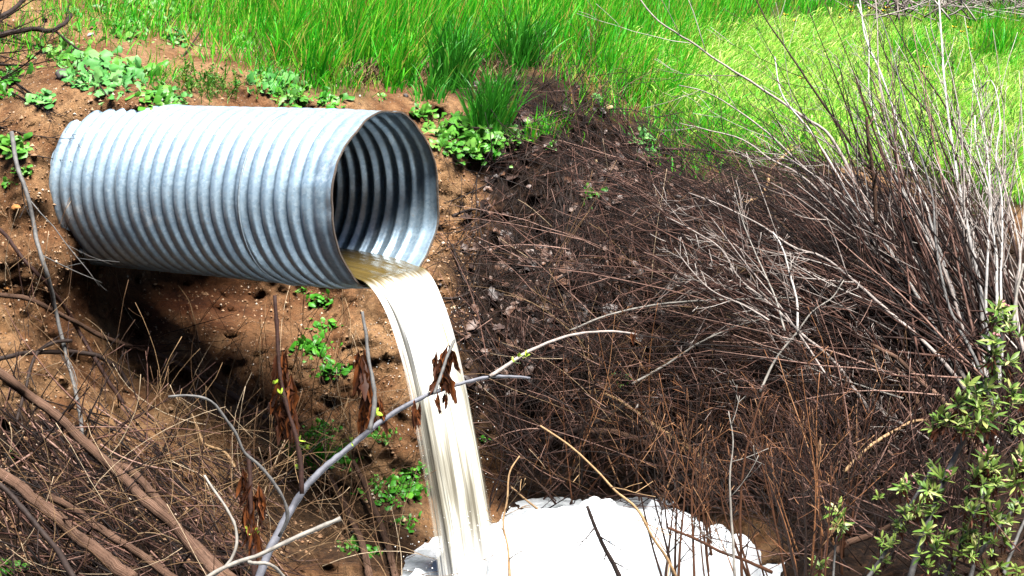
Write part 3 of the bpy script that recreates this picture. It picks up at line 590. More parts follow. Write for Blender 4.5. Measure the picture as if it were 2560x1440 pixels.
WEEDS = [  # x, y, leaf length m, leaves, style, scatter px, material, label
 (268,192,.20,46,'lobed',46,'dullweed','large leafy weed clump with pale lobed leaves above the buried pipe end'),
 (175,150,.17,26,'lobed',34,'weed','lobed leaf weed under the dark bare branch at the upper left'),
 (205,208,.12,12,'oval',14,'dullweed','small pale weed on the earth just above the pipe end left of the big clump'),
 (330,186,.18,22,'lobed',20,'weed','bright weed at the right end of the large leafy clump'),
 (25,195,.18,14,'spoon',12,'roundleaf','dark green spoon leaved weed at the left edge below the dark branches'),
 (10,240,.12,8,'spoon',10,'roundleaf','spoon leaved weed cut by the left edge lower than the dark one'),
 (440,105,.19,11,'spoon',8,'dullweed','open rosette weed with long pale leaves on bare earth beneath the grass'),
 (335,75,.16,30,'lobed',36,'weed','leafy weed crowded into the grass at the top left'),
 (300,40,.15,26,'lobed',36,'weed','leafy weed at the top edge near a thin dark twig'),
 (420,30,.16,30,'lobed',40,'weed','leafy weed at the top edge right of the top left grass'),
 (310,100,.12,6,'spoon',3,'weed','single drooping leaf weed hanging on the bare earth'),
 (185,35,.10,9,'spoon',6,'dullweed','tiny pale weed near the top left above the stone'),
 (110,250,.12,14,'oval',14,'dullweed','small weed on bare earth left of the pipe below the dark rock'),
 (95,258,.07,8,'oval',8,'weed','little seedling left of the pipe at the level of its top'),
 (35,370,.16,18,'oval',18,'weed','weed with rounded leaves at the left edge level with the pipe'),
 (55,430,.09,10,'oval',10,'weed','seedling below the left edge weed near the grey stick'),
 (25,455,.07,5,'oval',8,'weed','few leaf seedling at the left edge next to the stick'),
 (505,215,.17,60,'feather',40,'fern','feathery fine leaved weed over the left half of the pipe'),
 (560,240,.12,40,'feather',30,'fern','low feathery weed touching the pipe top'),
 (390,245,.13,26,'oval',26,'weed','low weed hiding the pipe top where the earth ends'),
 (425,250,.10,18,'oval',18,'dullweed','pale low weed on the pipe top left of the feathery weeds'),
 (700,210,.14,34,'oval',30,'dullweed','scrambling pale weed above the middle of the pipe'),
 (655,190,.11,18,'oval',20,'dullweed','small pale weed on bare earth between feathery weed and tall grass'),
 (740,245,.14,24,'lobed',26,'weed','weed patch sitting on the pipe top below the grass'),
 (825,258,.15,14,'spoon',16,'roundleaf','broad leaved weed on the pipe top near the mouth'),
 (870,160,.13,14,'oval',18,'weed','weed half hidden in tall grass above the pipe'),
 (605,110,.12,14,'lobed',12,'weed','rosette weed on bare earth by the left edge of the tall grass'),
 (955,243,.08,9,'spoon',3,'weed','neat little rosette on bare earth directly over the pipe mouth'),
 (1060,285,.13,18,'oval',14,'weed','weed beside the top right of the pipe rim'),
 (1145,330,.19,52,'lobed',36,'weed','lush weed clump immediately right of the pipe mouth'),
 (1225,350,.17,40,'lobed',30,'weed','lush weed clump under the dark grass tuft right of the pipe'),
 (1180,390,.14,26,'lobed',24,'weed','lowest weed of the lush patch right of the pipe'),
 (1120,370,.14,20,'lobed',16,'weed','weed pressed close to the right side of the rim'),
 (1340,310,.10,14,'oval',12,'roundleaf','small round leaved weed beside the narrow grass tuft'),
 (1290,345,.10,12,'oval',14,'weed','small weed on the right fringe of the lush patch'),
 (1375,365,.07,8,'oval',8,'roundleaf','seedling under the narrow grass tuft on the litter'),
 (1495,250,.09,16,'lobed',5,'dullweed','pale small rosette on dark earth high on the litter slope'),
 (1605,350,.16,11,'lobed',8,'dullweed','grey green weed with large lobed leaves near the grass edge'),
 (1625,385,.11,7,'lobed',5,'dullweed','drooping leaf of a grey green weed lower on the litter slope'),
 (1475,490,.13,10,'oval',9,'roundleaf','bright green weed alone in the middle of the brown litter'),
 (1465,520,.06,6,'oval',8,'weed','seedling just under the bright weed in the litter'),
 (1550,950,.09,14,'lobed',14,'weed','small green plant deep in the dark brushwood'),
 (1440,845,.06,8,'oval',6,'roundleaf','tiny plant in litter under the forked grey branch'),
 (1205,1095,.07,7,'oval',5,'roundleaf','tiny plant at the right edge of the falling water'),
 (800,755,.10,20,'oval',14,'roundleaf','trailing weed directly beneath the pipe near its lip'),
 (760,725,.06,10,'oval',14,'weed','seedlings under the pipe bottom right of the shadow'),
 (815,815,.08,18,'oval',16,'roundleaf','small weed midway down the earth left of the water'),
 (780,875,.12,30,'oval',22,'roundleaf','bushy small weed on earth behind the hanging dead leaves'),
 (830,925,.10,20,'oval',20,'roundleaf','weed spilling down the earth left of the falling water'),
 (800,1075,.10,18,'lobed',22,'roundleaf','weed among dry straw below the hanging dead leaves'),
 (850,1150,.11,16,'oval',20,'roundleaf','weed behind the lilac branch among straw'),
 (960,1095,.08,14,'oval',14,'weed','seedlings beneath the orange earth left of the water'),
 (1000,1230,.12,56,'spoon',34,'roundleaf','round leaved plant patch at the left foot of the falling water'),
 (1035,1180,.11,24,'spoon',16,'roundleaf','round leaved plant tucked against the left edge of the water'),
 (1010,1310,.08,14,'spoon',16,'roundleaf','round leaved seedlings at the bottom close to the foam'),
 (930,1385,.09,10,'spoon',10,'roundleaf','low plant among bottom straw left of the foam'),
 (880,1370,.09,12,'oval',14,'weed','bright plant in the straw at the bottom middle'),
 (15,1425,.12,24,'oval',16,'weed','bright weed in the bottom left corner'),
 (35,1140,.06,4,'oval',4,'roundleaf','single green leaf among brushwood at the left edge'),
]
for (x, y, L, n, style, sx, mt, lab) in WEEDS:
    t = thing('weed', lab, 'weed', ground(x, y), 'broad leaved weeds on the bank'); mb = MB()
    if style == 'feather': feather(mb, x, y, L, n, sx)
    else:
        L *= .67; n = int(n * 1.8)
        prof, w = dict(lobed=(LOBED, .50), oval=(OVAL, .62), spoon=(SPOON, .50))[style]
        rosette(mb, x, y, L, n, prof, w, sx=sx * 1.05, wave=.28 if style == 'lobed' else .1)
        if n > 12: rosette(mb, x, y, L * .6, n, prof, w, sx=sx * 1.1, el=(5, 80), wave=.2)
    mb.obj('leaves', M[mt], t)

# yellow flowers on the far grass
for (x, y) in ((1990,20),(2025,18),(2120,62),(2175,65),(2200,62),(2235,15),(2095,5),(2390,110),(2392,122),(1968,80),(1975,95),(2300,210),(2414,165),(1995,238),(1700,18),(1735,15),(1830,20),(2040,22),(2090,88),(2370,20),(2400,38),(2010,35),(2135,70),(2198,70),(2410,112)):
    b = ground(x, y + 45); d = norm(np.array([rng.normal(0, .1), -.1, 1])); h = .3 * (b[1] / 14)
    t = thing('yellow_flower', 'small yellow wildflower on a thin stalk in the far green grass', 'flower', b, 'yellow flowers dotted over the upper grass')
    top = b + d * h; MB_ = MB(); tubes(MB_, np.array([[b, b + d * h * .5, top]]), np.full((1, 3), .002), 4); MB_.obj('stalk', M['sprout'], t)
    m = MB(); k = 7; a = np.arange(k) * 2 * math.pi / k; dd = norm(np.stack([np.cos(a), np.sin(a) * .6 - .4, .5 + 0 * a], -1)); ribbons(m, np.repeat(top[None], k, 0), dd, norm(np.cross(dd, ZUP + 0 * dd)), np.full(k, .035), np.full(k, .022), np.array([.3, .9, 1, .4]), np.full(k, .5), dd * 0 - ZUP, .15); m.obj('petals', M['petal'], t)

# ------------------------------------------------------------------ stones, clods, leaf litter
def stone(mb, c, r, seed, flat=.7):
    u = np.linspace(0, math.pi, 12); v = np.linspace(0, 2 * math.pi, 19)[:-1]; U, Vv = np.meshgrid(u, v, indexing='ij')
    n = np.stack([np.sin(U) * np.cos(Vv), np.sin(U) * np.sin(Vv), np.cos(U)], -1); rr = 1 + .30 * vnoise(n * 1.5 + seed * 7.1, seed) + .12 * vnoise(n * 3.5 + seed, seed + 1)
    P = n * rr[..., None] * r * np.array([1, .8, flat]); ca, sa = math.cos(seed), math.sin(seed); P = np.stack([P[..., 0] * ca - P[..., 2] * sa * .5, P[..., 1], P[..., 2] * ca + P[..., 0] * sa * .5], -1) + c
    i = np.arange(12 * 18).reshape(12, 18); j = np.roll(i, -1, 1); mb.add(P, np.stack([i[:-1], i[1:], j[1:], j[:-1]], -1))
STONES = [(226,88,.032,'stone','grey angular stone on the bare earth at the upper left'),(160,190,.075,'darkstone','dark rock half buried beside the leafy weed clump'),(41,520,.026,'orange','orange pebble on the earth left of the pipe'),
 (250,690,.020,'tanstone','round tan pebble in the shade under the pipe'),(203,628,.028,'whitestone','whitish flat stone at the pipe foot on the left'),(15,722,.016,'orange','small orange pebble at the left edge'),(1523,270,.030,'tanstone','pinkish stone on dark earth high on the litter slope'),
 (1490,405,.034,'tanstone','upright tan chip of stone in the litter slope'),(1516,425,.016,'whitestone','small white stone below the tan chip'),(1135,770,.022,'tanstone','tan pebble right of the falling water'),(1100,712,.024,'darkstone','dark flat stone right of the pipe lip'),
 (1200,848,.018,'orange','orange pebble among the litter right of the water'),(395,252,.030,'whitestone','pale stone wedged on top of the pipe'),(900,240,.015,'whitestone','small white stone above the pipe mouth'),(1015,240,.022,'darkstone','dull brown stone by the low grass tuft over the mouth'),
 (1370,745,.026,'stone','bluish grey stone in the brown litter'),(925,1140,.020,'tanstone','pale pebble near the orange earth left of the water'),(1008,1300,.024,'tanstone','yellowish pebble under the round leaved plants'),(1350,300,.018,'orange','orange pebble by the roots right of the lush weeds')]
for i, (x, y, r, mt, lab) in enumerate(STONES):
    m = MB(); c = ground(x, y, r * .35); stone(m, c, r, i + 1); o = bpy.data.objects.new('stone', m.mesh('stone', M[mt], origin=c)); o.location = c; COL.objects.link(o); tag(o, lab, 'stone', 'stones on the bank')
def build_rubble():
    mb = MB(); q = np.concatenate([sample([(-50,0),(620,0),(620,260),(380,262),(170,300),(120,400),(200,600),(420,700),(900,740),(1050,740),(1180,420),(1200,800),(1000,1100),(1000,1380),(-50,1440)], 4200), sample([(1050,420),(1200,430),(1180,800),(1080,800)], 450)])
    for k, (x, y) in enumerate(q):
        r = rng.uniform(.004, .010) if k % 14 else rng.uniform(.010, .018); c = ground(x, y, r * .2)
        u = norm(rng.normal(size=(6, 3))); e = np.array([(1,0,0),(-1,0,0),(0,1,0),(0,-1,0),(0,0,1),(0,0,-1)]) * rng.uniform(.6, 1.2, (6, 1)) + u * .2
        mb.add(c + e * r, None, [(0,2,4),(2,1,4),(1,3,4),(3,0,4),(2,0,5),(1,2,5),(3,1,5),(0,3,5)])
    m, nt, b, out = newmat('grit'); g = nd(nt, 'NewGeometry'); c = ramp(nt, g.outputs['Random Per Island'], [(0, (.16, .075, .03)), (.7, (.30, .17, .09)), (.93, (.42, .28, .17)), (1, (.60, .50, .40))]); nt.links.new(c, b.inputs['Base Color']); b.inputs['Roughness'].default_value = .9
    tag(mb.obj('gravel', m, smooth=False), 'scattered grit and crumbs of earth on the bank', 'gravel', kind='stuff')
    lit = [(1150,190),(1330,170),(1480,220),(1600,330),(1720,420),(1800,600),(1750,900),(1450,1000),(1180,980),(1130,800),(1160,640),(1190,480),(1230,420),(1300,380),(1200,280)]
    n = 1500; q = sample(lit, n); dn = fbm(np.c_[q / 110, np.zeros(n)], 3, 44); q = q[dn + rng.normal(0, .35, n) > .05]; n = len(q); P = ground(q[:, 0], q[:, 1], .025)
    nb = norm(np.array([0, -.6, .75]) + rng.normal(size=(n, 3)) * .3); a = norm(np.cross(nb, rng.normal(size=(n, 3)))); L = .025 + .095 * rng.random(n) ** 2.2
    mb = MB(); ribbons(mb, P, a, np.cross(nb, a), L, L * rng.uniform(.5, .9, n), np.array([.15, .7, .8, 1.0, .6, .7, .1]), rng.uniform(-.9, .9, n), nb, .2, .3)
    tag(mb.obj('leaf_litter', M['litter']), 'dead brown leaves lying on the dark slope right of the pipe', 'leaf litter', kind='stuff')
build_rubble()

# ------------------------------------------------------------------ twigs and stems
def grow(x, y, d, ang, L, bend, dd, r0, r1, K=8, wig=6.0):
    """stems drawn in bank coordinates: arrays of start, heading (deg), length (px at the bank), total bend (deg), change of distance"""
    n = len(x); t = np.linspace(0, 1, K)
    h = np.radians(ang[:, None] + bend[:, None] * t[None] + np.cumsum(rng.normal(0, wig, (n, K)), 1) * .5)
    st = (L / (K - 1))[:, None]; px = x[:, None] + np.c_[np.zeros(n), np.cumsum(st * np.cos(h[:, :-1]), 1)]; py = y[:, None] - np.c_[np.zeros(n), np.cumsum(st * np.sin(h[:, :-1]), 1)]
    dz = d[:, None] + dd[:, None] * t[None]
    return px, py, dz, np.degrees(h), r0[:, None] + (r1 - r0)[:, None] * t[None]
def clampd(px, py, dz, m=.015): return np.minimum(dz, depth(px, py) - m)
def put(mb, S, sides=4, m=.015):
    px, py, dz, h, r = S; tubes(mb, pt(px, py, clampd(px, py, dz, m)), np.maximum(r, .0015), sides, .08)
def children(S, per, lo, hi, lf, rf, spread=(18, 45), K=6, tmin=.25, bend=14, wig=7):
    px, py, dz, h, r = S; n, k = px.shape; N = n * per; i = np.repeat(np.arange(n), per); tpos = rng.uniform(tmin, .97, N) * (k - 1); a = np.clip(tpos.astype(int), 0, k - 2); f = tpos - a
    g = lambda A: A[i, a] * (1 - f) + A[i, a + 1] * f
    L = np.hypot(px[:, -1] - px[:, 0], py[:, -1] - py[:, 0])[i] * rng.uniform(lo, hi, N) * (1.15 - tpos / (k - 1) * .6)
    sg = rng.choice([-1, 1], N); ang = g(h) + sg * rng.uniform(*spread, N)
    R0 = g(r) * rf
    return grow(g(px), g(py), g(dz), ang, L * lf, -sg * rng.uniform(0, bend, N) + rng.normal(0, 5, N), rng.normal(-.02, .12, N), R0, R0 * .35, K, wig)
U = lambda a, b, n: rng.uniform(a, b, n)

def hand_stem(mb, pts, d0, d1, r0, r1, K=None, sides=7, bankoff=None, kn=.05):
    """one traced stem: pts in bank coordinates, distance d0 -> d1 (or hugging the bank at the offset)"""
    K = K or max(10, len(pts) * 5); p = smooth_path(pts, K); t = np.linspace(0, 1, K)
    d = depth(p[:, 0], p[:, 1]) - (bankoff[0] + (bankoff[1] - bankoff[0]) * t) if bankoff else d0 + (d1 - d0) * t
    if bankoff: d = np.convolve(np.r_[[d[0]] * 3, d, [d[-1]] * 3], np.ones(7) / 7, 'valid')
    P = pt(p[:, 0], p[:, 1], d); jt = rng.normal(size=(K + 8, 3)); jt = np.stack([np.convolve(jt[:, q], np.ones(9) / 3, 'valid') for q in range(3)], 1); P = P + jt * r0 * (.12 if K > 60 else .2)
    tubes(mb, P[None], (r0 + (r1 - r0) * t)[None], sides, kn, .06 if sides > 10 else .03); return P, p, d

# --- the big bleached shrub at the right: traced pale stems + fans of finer ones
def build_bleached():
    root = thing('bare_shrub', 'large leafless bleached grey shrub fanning up and left on the right side', 'shrub', pt(2480, 1120, 8.7), 'leafless shrubs on the bank')
    T = [  # points, d0, d1, r0, r1, material
     ([(2560,1250),(2470,1060),(2410,960),(2367,880),(2327,803),(2273,707),(2203,597),(2120,480),(2093,430),(2030,330),(1953,230),(1937,140)],8.5,9.4,.017,.004,'pale'),
     ([(2470,1000),(2457,863),(2453,747),(2420,580),(2400,480),(2383,367),(2360,187),(2350,60),(2345,-40)],8.7,9.8,.015,.005,'pale'),
     ([(2440,940),(2400,800),(2340,600),(2290,450),(2250,330),(2237,287),(2193,163),(2165,100),(2150,0),(2140,-50)],8.8,9.8,.013,.004,'pale'),
     ([(2400,900),(2330,760),(2200,600),(2100,500),(2003,413),(1920,333),(1840,273),(1763,230),(1697,213)],8.8,9.7,.016,.003,'grey'),
     ([(2420,960),(2290,740),(2190,560),(2110,400),(2070,333),(2003,287),(1920,233),(1813,167),(1713,97),(1647,53),(1603,0),(1585,-40)],8.7,10.0,.017,.004,'grey'),
     ([(2430,900),(2330,680),(2230,500),(2133,367),(2093,310),(2027,213),(1953,103),(1920,57),(1890,0)],8.9,10.2,.016,.004,'brown'),
     ([(2450,950),(2380,720),(2300,560),(2230,420),(2195,330),(2172,233),(2170,100),(2145,10)],8.9,9.9,.012,.003,'pale'),
     ([(2480,960),(2465,760),(2470,600),(2475,480),(2455,300),(2430,200)],8.5,9.3,.011,.003,'pale'),
     ([(2500,960),(2495,760),(2490,620),(2480,540),(2475,480),(2440,360),(2436,290)],8.4,9.0,.012,.004,'pale'),
     ([(2505,900),(2503,700),(2504,500),(2490,380),(2500,300),(2470,200),(2455,220)],8.4,8.9,.009,.003,'pale'),
     ([(2480,1000),(2420,860),(2370,700),(2310,560),(2270,480),(2230,330),(2200,200),(2195,60),(2190,0)],8.6,9.5,.014,.003,'grey'),
     ([(2380,860),(2300,720),(2200,620),(2090,520),(1990,430),(1930,400),(1860,350),(1790,330),(1700,310)],8.9,9.6,.014,.003,'grey'),
     ([(2500,1050),(2440,900),(2380,790),(2340,620),(2330,480),(2300,380),(2260,250),(2230,130),(2200,40)],8.4,9.2,.011,.003,'slate'),
     ([(2520,900),(2480,700),(2420,520),(2360,380),(2330,300),(2250,200),(2200,100),(2190,20)],8.8,9.9,.010,.003,'brown'),
     ([(2560,700),(2520,560),(2450,420),(2400,350),(2360,260),(2290,160),(2250,90),(2200,0)],9.3,10.2,.010,.003,'brown'),
     ([(2560,880),(2540,760),(2550,640),(2520,500),(2500,430),(2460,330)],8.3,8.8,.011,.003,'grey'),
     ([(2535,820),(2545,720),(2560,660)],8.3,8.4,.011,.007,'ash'),
     ([(2450,1020),(2320,860),(2200,760),(2130,700),(2050,640),(1990,620),(1900,560),(1800,510),(1720,480)],8.6,9.4,.015,.003,'grey'),
     ([(2180,1040),(2080,900),(2003,833),(1950,780),(1900,740),(1850,700),(1800,620),(1740,580),(1660,540)],8.7,9.2,.012,.003,'grey'),
     ([(1993,830),(1990,745),(1975,690),(1945,600),(1930,580)],8.6,8.7,.008,.004,'pale'),
     ([(1900,980),(1945,890),(1993,830),(2030,780),(2085,740),(2110,700)],8.5,8.7,.008,.003,'ash'),
     ([(1580,960),(1670,910),(1760,850),(1830,820),(1900,800)],9.0,9.0,.008,.004,'ash'),
     ([(1423,827),(1513,790),(1630,763),(1747,752),(1913,748),(2010,745)],9.2,9.2,.007,.006,'ash'),
     ([(2250,1060),(2160,950),(2060,850),(1960,780),(1850,715),(1700,660),(1600,630)],8.8,9.4,.011,.003,'brown'),
     ([(2190,560),(2185,480),(2180,420),(2170,350),(2168,292)],9.1,9.0,.013,.009,'log'),
     ([(2460,1150),(2400,1060),(2360,1000),(2300,950),(2250,900),(2180,860)],8.3,8.5,.020,.011,'log'),
     ([(2330,1130),(2320,1060),(2280,980),(2200,880),(2130,830)],8.7,8.9,.018,.008,'log'),
     ([(2110,1180),(2170,1120),(2240,1075),(2290,1052),(2320,1052)],8.2,8.3,.011,.009,'tan')]
    sh = dict()
    tw = MB(); twp = MB()
    for k in range(11):
        hx, hy, a = ((1995, 830, U(95, 165, 1)[0]), (2320, 1050, U(110, 172, 1)[0]), (2110, 1000, U(80, 160, 1)[0]))[k % 3]; l = rng.uniform(220, 520); c = rng.uniform(-.45, .45); J = rng.normal(0, 70), rng.normal(0, 50); px = [(hx + J[0] + rng.normal(0, 8) + l * f * math.cos(R(a) + c * f), hy + J[1] - l * f * math.sin(R(a) + c * f)) for f in (0, .25, .5, .75, 1)]
        T.append((px, 8.15, 8.7, .0065, .002, ('brown', 'grey', 'brown', 'ash')[k % 4]))
    for ti, (pts, d0, d1, r0, r1, mt) in enumerate(T):
        if ti >= 17 and ti < 28: d0, d1 = d0 - .3, d1 - .3
        m = MB(); P, p, d = hand_stem(m, pts, d0, d1, r0 * .95, r1 * .95)
        m.obj('stem', M[mt], root, use_uv=True)
        # side shoots
        k = len(p); hx = np.degrees(np.arctan2(-np.gradient(p[:, 1]), np.gradient(p[:, 0]))); S = (p[None, :, 0], p[None, :, 1], d[None], np.unwrap(hx, period=360)[None], np.linspace(r0, r1, k)[None])
        if len(pts) > 4:
            C = children(S, 9, .12, .38, 1, .5, (14, 38), 7, .3); put(twp if mt in ('pale', 'grey', 'ash') else tw, C, 4); put(twp, children(C, 3, .2, .5, 1, .6, (15, 40), 5), 3)
    n = 170; x, y = U(2240, 2580, n), U(850, 1150, n); S = grow(x, y, U(8.5, 9.3, n), U(98, 150, n), U(380, 950, n), U(-12, 22, n), U(.1, 1.1, n), U(.006, .011, n), np.full(n, .002), 10, 3)
    put(tw, S); C = children(S, 4, .1, .3, 1, .6, (12, 34)); put(tw, C, 3)
    n = 80; x, y = U(2400, 2620, n), U(560, 900, n); S = grow(x, y, U(8.7, 9.9, n), U(80, 138, n), U(250, 620, n), U(-15, 15, n), U(0, .8, n), U(.004, .007, n), np.full(n, .0013), 9, 3)
    put(twp, S); put(tw, children(S, 4, .12, .35, 1, .6), 3)
    for mm, mt in ((tw, 'brown'), (twp, 'grey')): o = mm.obj('twigs', M[mt], root); o['kind'] = 'stuff'
build_bleached()

def brush_shrub(label, n, X, Y, D, A, L, B, DD, r, mats, per, loc, c1=(.12, .35), c2=(.3, .6), sp=(14, 40), kids2=2, wig=4, nstem=18):
    root = thing('bare_shrub', label, 'shrub', loc, 'leafless shrubs on the bank'); tw = MB(); x, y = U(*X, n), U(*Y, n); dd = depth(x, y)
    S = grow(x, y, dd - U(*D, n), U(*A, n), U(*L, n), U(*B, n), U(*DD, n), U(r[0], r[1], n), np.full(n, .0013), 10, wig)
    for k in range(min(nstem, n)):
        m = MB(); put(m, tuple(a[k:k + 1] for a in S), 6); m.obj('stem', M[mats[0]], root)
    if n > nstem: put(tw, tuple(a[nstem:] for a in S))
    C = children(S, per, *c1, 1, .6, sp); tw2 = MB(); put(tw2, C, 3)
    if kids2: put(tw2, children(C, kids2, *c2, 1, .7, K=5), 3)
    o = tw.obj('twigs', M[mats[0]], root) if tw.n else None
    if o: o['kind'] = 'stuff'
    o = tw2.obj('twigs', M[mats[1]], root); o['kind'] = 'stuff'
brush_shrub('dense brown leafless shrub arching left across the middle right of the slope', 150, (1950,2500), (640,1000), (.25,1.3), (128,178), (350,900), (-10,25), (-.2,.5), (.005,.010), ('brown','brown'), 4, pt(2250,850,9.4))
brush_shrub('low dark leafless shrub lying under the pale grass edge', 90, (1950,2450), (480,640), (.15,.8), (150,188), (300,700), (-15,15), (-.2,.3), (.004,.007), ('brown','brown'), 3, pt(2150,550,10.2))
brush_shrub('upright russet leafless shrub standing in front of the foam', 34, (1660,2130), (1330,1560), (.3,1.1), (72,112), (260,560), (-20,20), (-.1,.2), (.004,.009), ('red','red'), 6, pt(1830,1450,7.7), c1=(.15,.45), kids2=3, nstem=14)
brush_shrub('tangled russet leafless shrub behind the foam', 80, (1350,2150), (1120,1265), (.1,.7), (55,130), (180,420), (-30,30), (-.2,.2), (.004,.008), ('red','red'), 4, pt(1750,1230,9.0), kids2=2)
brush_shrub('shadowy leafless shrub with arching stems at the lower right', 90, (1950,2500), (1150,1450), (.2,.9), (60,165), (200,520), (-40,40), (-.2,.3), (.003,.008), ('brown','brown'), 6, pt(2200,1300,8.1))
brush_shrub('dark leafless shrub with burnt branches at the upper left corner', 20, (-160,0), (-20,300), (.0,.1), (-50,40), (180,360), (-20,50), (-.8,-.25), (.006,.015), ('dark','dark'), 5, pt(-60,200,9.0), nstem=8)

def build_tangle():
    mb = MB()
    # matted dry twigs over the litter slope and under the shrubs
    for (n, X, Y, D, A, L, B, rr) in ((170,(1180,1800),(430,980),(.02,.2),(0,360),(80,260),(-50,50),(.0018,.004)), (110,(1380,1620),(330,640),(.03,.25),(-110,-60),(120,340),(-25,25),(.0015,.003)), (330,(1300,2450),(600,1250),(.05,.8),(100,190),(160,480),(-40,40),(.0025,.006)),
                                      (330,(1200,2100),(880,1300),(.03,.5),(0,180),(120,380),(-60,60),(.0025,.0065)), (220,(1900,2560),(1050,1450),(.05,.9),(20,170),(120,360),(-40,40),(.002,.005)), (200,(1560,2200),(380,620),(.03,.4),(150,200),(150,420),(-20,20),(.0018,.004)),(160,(1230,1560),(170,420),(.01,.12),(0,360),(60,200),(-40,40),(.0018,.004))):
        x, y = U(*X, n), U(*Y, n); S = grow(x, y, depth(x, y) - U(*D, n), U(*A, n), U(*L, n), U(*B, n), rng.normal(0, .12, n), U(*rr, n), np.full(n, .001), 9, 6); put(mb, S, 4); put(mb, children(S, 2, .15, .45, 1, .7), 3)
    mr = MB()
    for (n, X, Y, A, L) in ((170,(1180,1560),(430,1000),(-115,-55),(90,300)), (70,(1390,1490),(400,560),(-105,-75),(120,260)), (110,(1220,1600),(200,520),(0,360),(60,220)), (60,(1140,1260),(520,900),(0,360),(60,200))):
        x, y = U(*X, n), U(*Y, n); S = grow(x, y, depth(x, y) - U(.02, .16, n), U(*A, n), U(*L, n), U(-40, 40, n), rng.normal(0, .05, n), U(.002, .005, n), np.full(n, .0015), 9, 8); put(mr, S, 5); put(mr, children(S, 1, .2, .5, 1, .7), 4)
    tag(mr.obj('dry_roots', M['dark']), 'thin black roots and twigs straggling over the litter slope', 'roots', kind='stuff')
    tag(mb.obj('dry_twigs', M['brown']), 'matted mass of dry brown twigs over the dark right slope', 'brushwood', kind='stuff')
    mb = MB()
    for (n, X, Y, D, A, L, B, rr) in ((95,(-60,620),(1040,1460),(.03,.5),(0,360),(150,420),(-90,90),(.0015,.0032)), (130,(560,1010),(1040,1460),(.02,.3),(10,170),(140,420),(-70,70),(.0015,.003)), (36,(-40,420),(600,1000),(.02,.3),(40,140),(80,240),(-50,50),(.0013,.0025)), (40,(0,700),(1200,1500),(.3,.8),(20,160),(200,500),(-90,90),(.0014,.003)),(40,(600,900),(700,1000),(.02,.15),(-110,-60),(100,240),(-30,30),(.0014,.0025)), (110,(1350,2300),(620,1250),(.1,.8),(0,180),(150,420),(-50,50),(.0014,.0028))):
        x, y = U(*X, n), U(*Y, n); S = grow(x, y, depth(x, y) - U(*D, n), U(*A, n), U(*L, n), U(*B, n), rng.normal(0, .15, n), U(*rr, n), np.full(n, .0009), 9, 5); put(mb, S, 4); put(mb, children(S, 1, .2, .5, 1, .7), 3)
    tag(mb.obj('dry_straw', M['straw']), 'thin tan straw stalks criss-crossing the lower bank', 'straw', kind='stuff')
    mb = MB(); n = 430; x, y = U(-60, 620, n), U(1000, 1460, n)
    x = np.where(y < 1100, x * .6, x); S = grow(x, y, depth(x, y) - U(.02, .35, n), np.where(rng.random(n) < .6, U(-60, -25, n), U(0, 360, n)), U(100, 360, n), U(-25, 25, n), rng.normal(0, .1, n), U(.0025, .006, n), np.full(n, .0015), 8, 5); put(mb, S, 5); put(mb, children(S, 2, .2, .5, 1, .6), 3)
    tag(mb.obj('dry_twigs', M['brown']), 'broken brown twigs heaped under the logs at the lower left', 'brushwood', kind='stuff')
build_tangle()

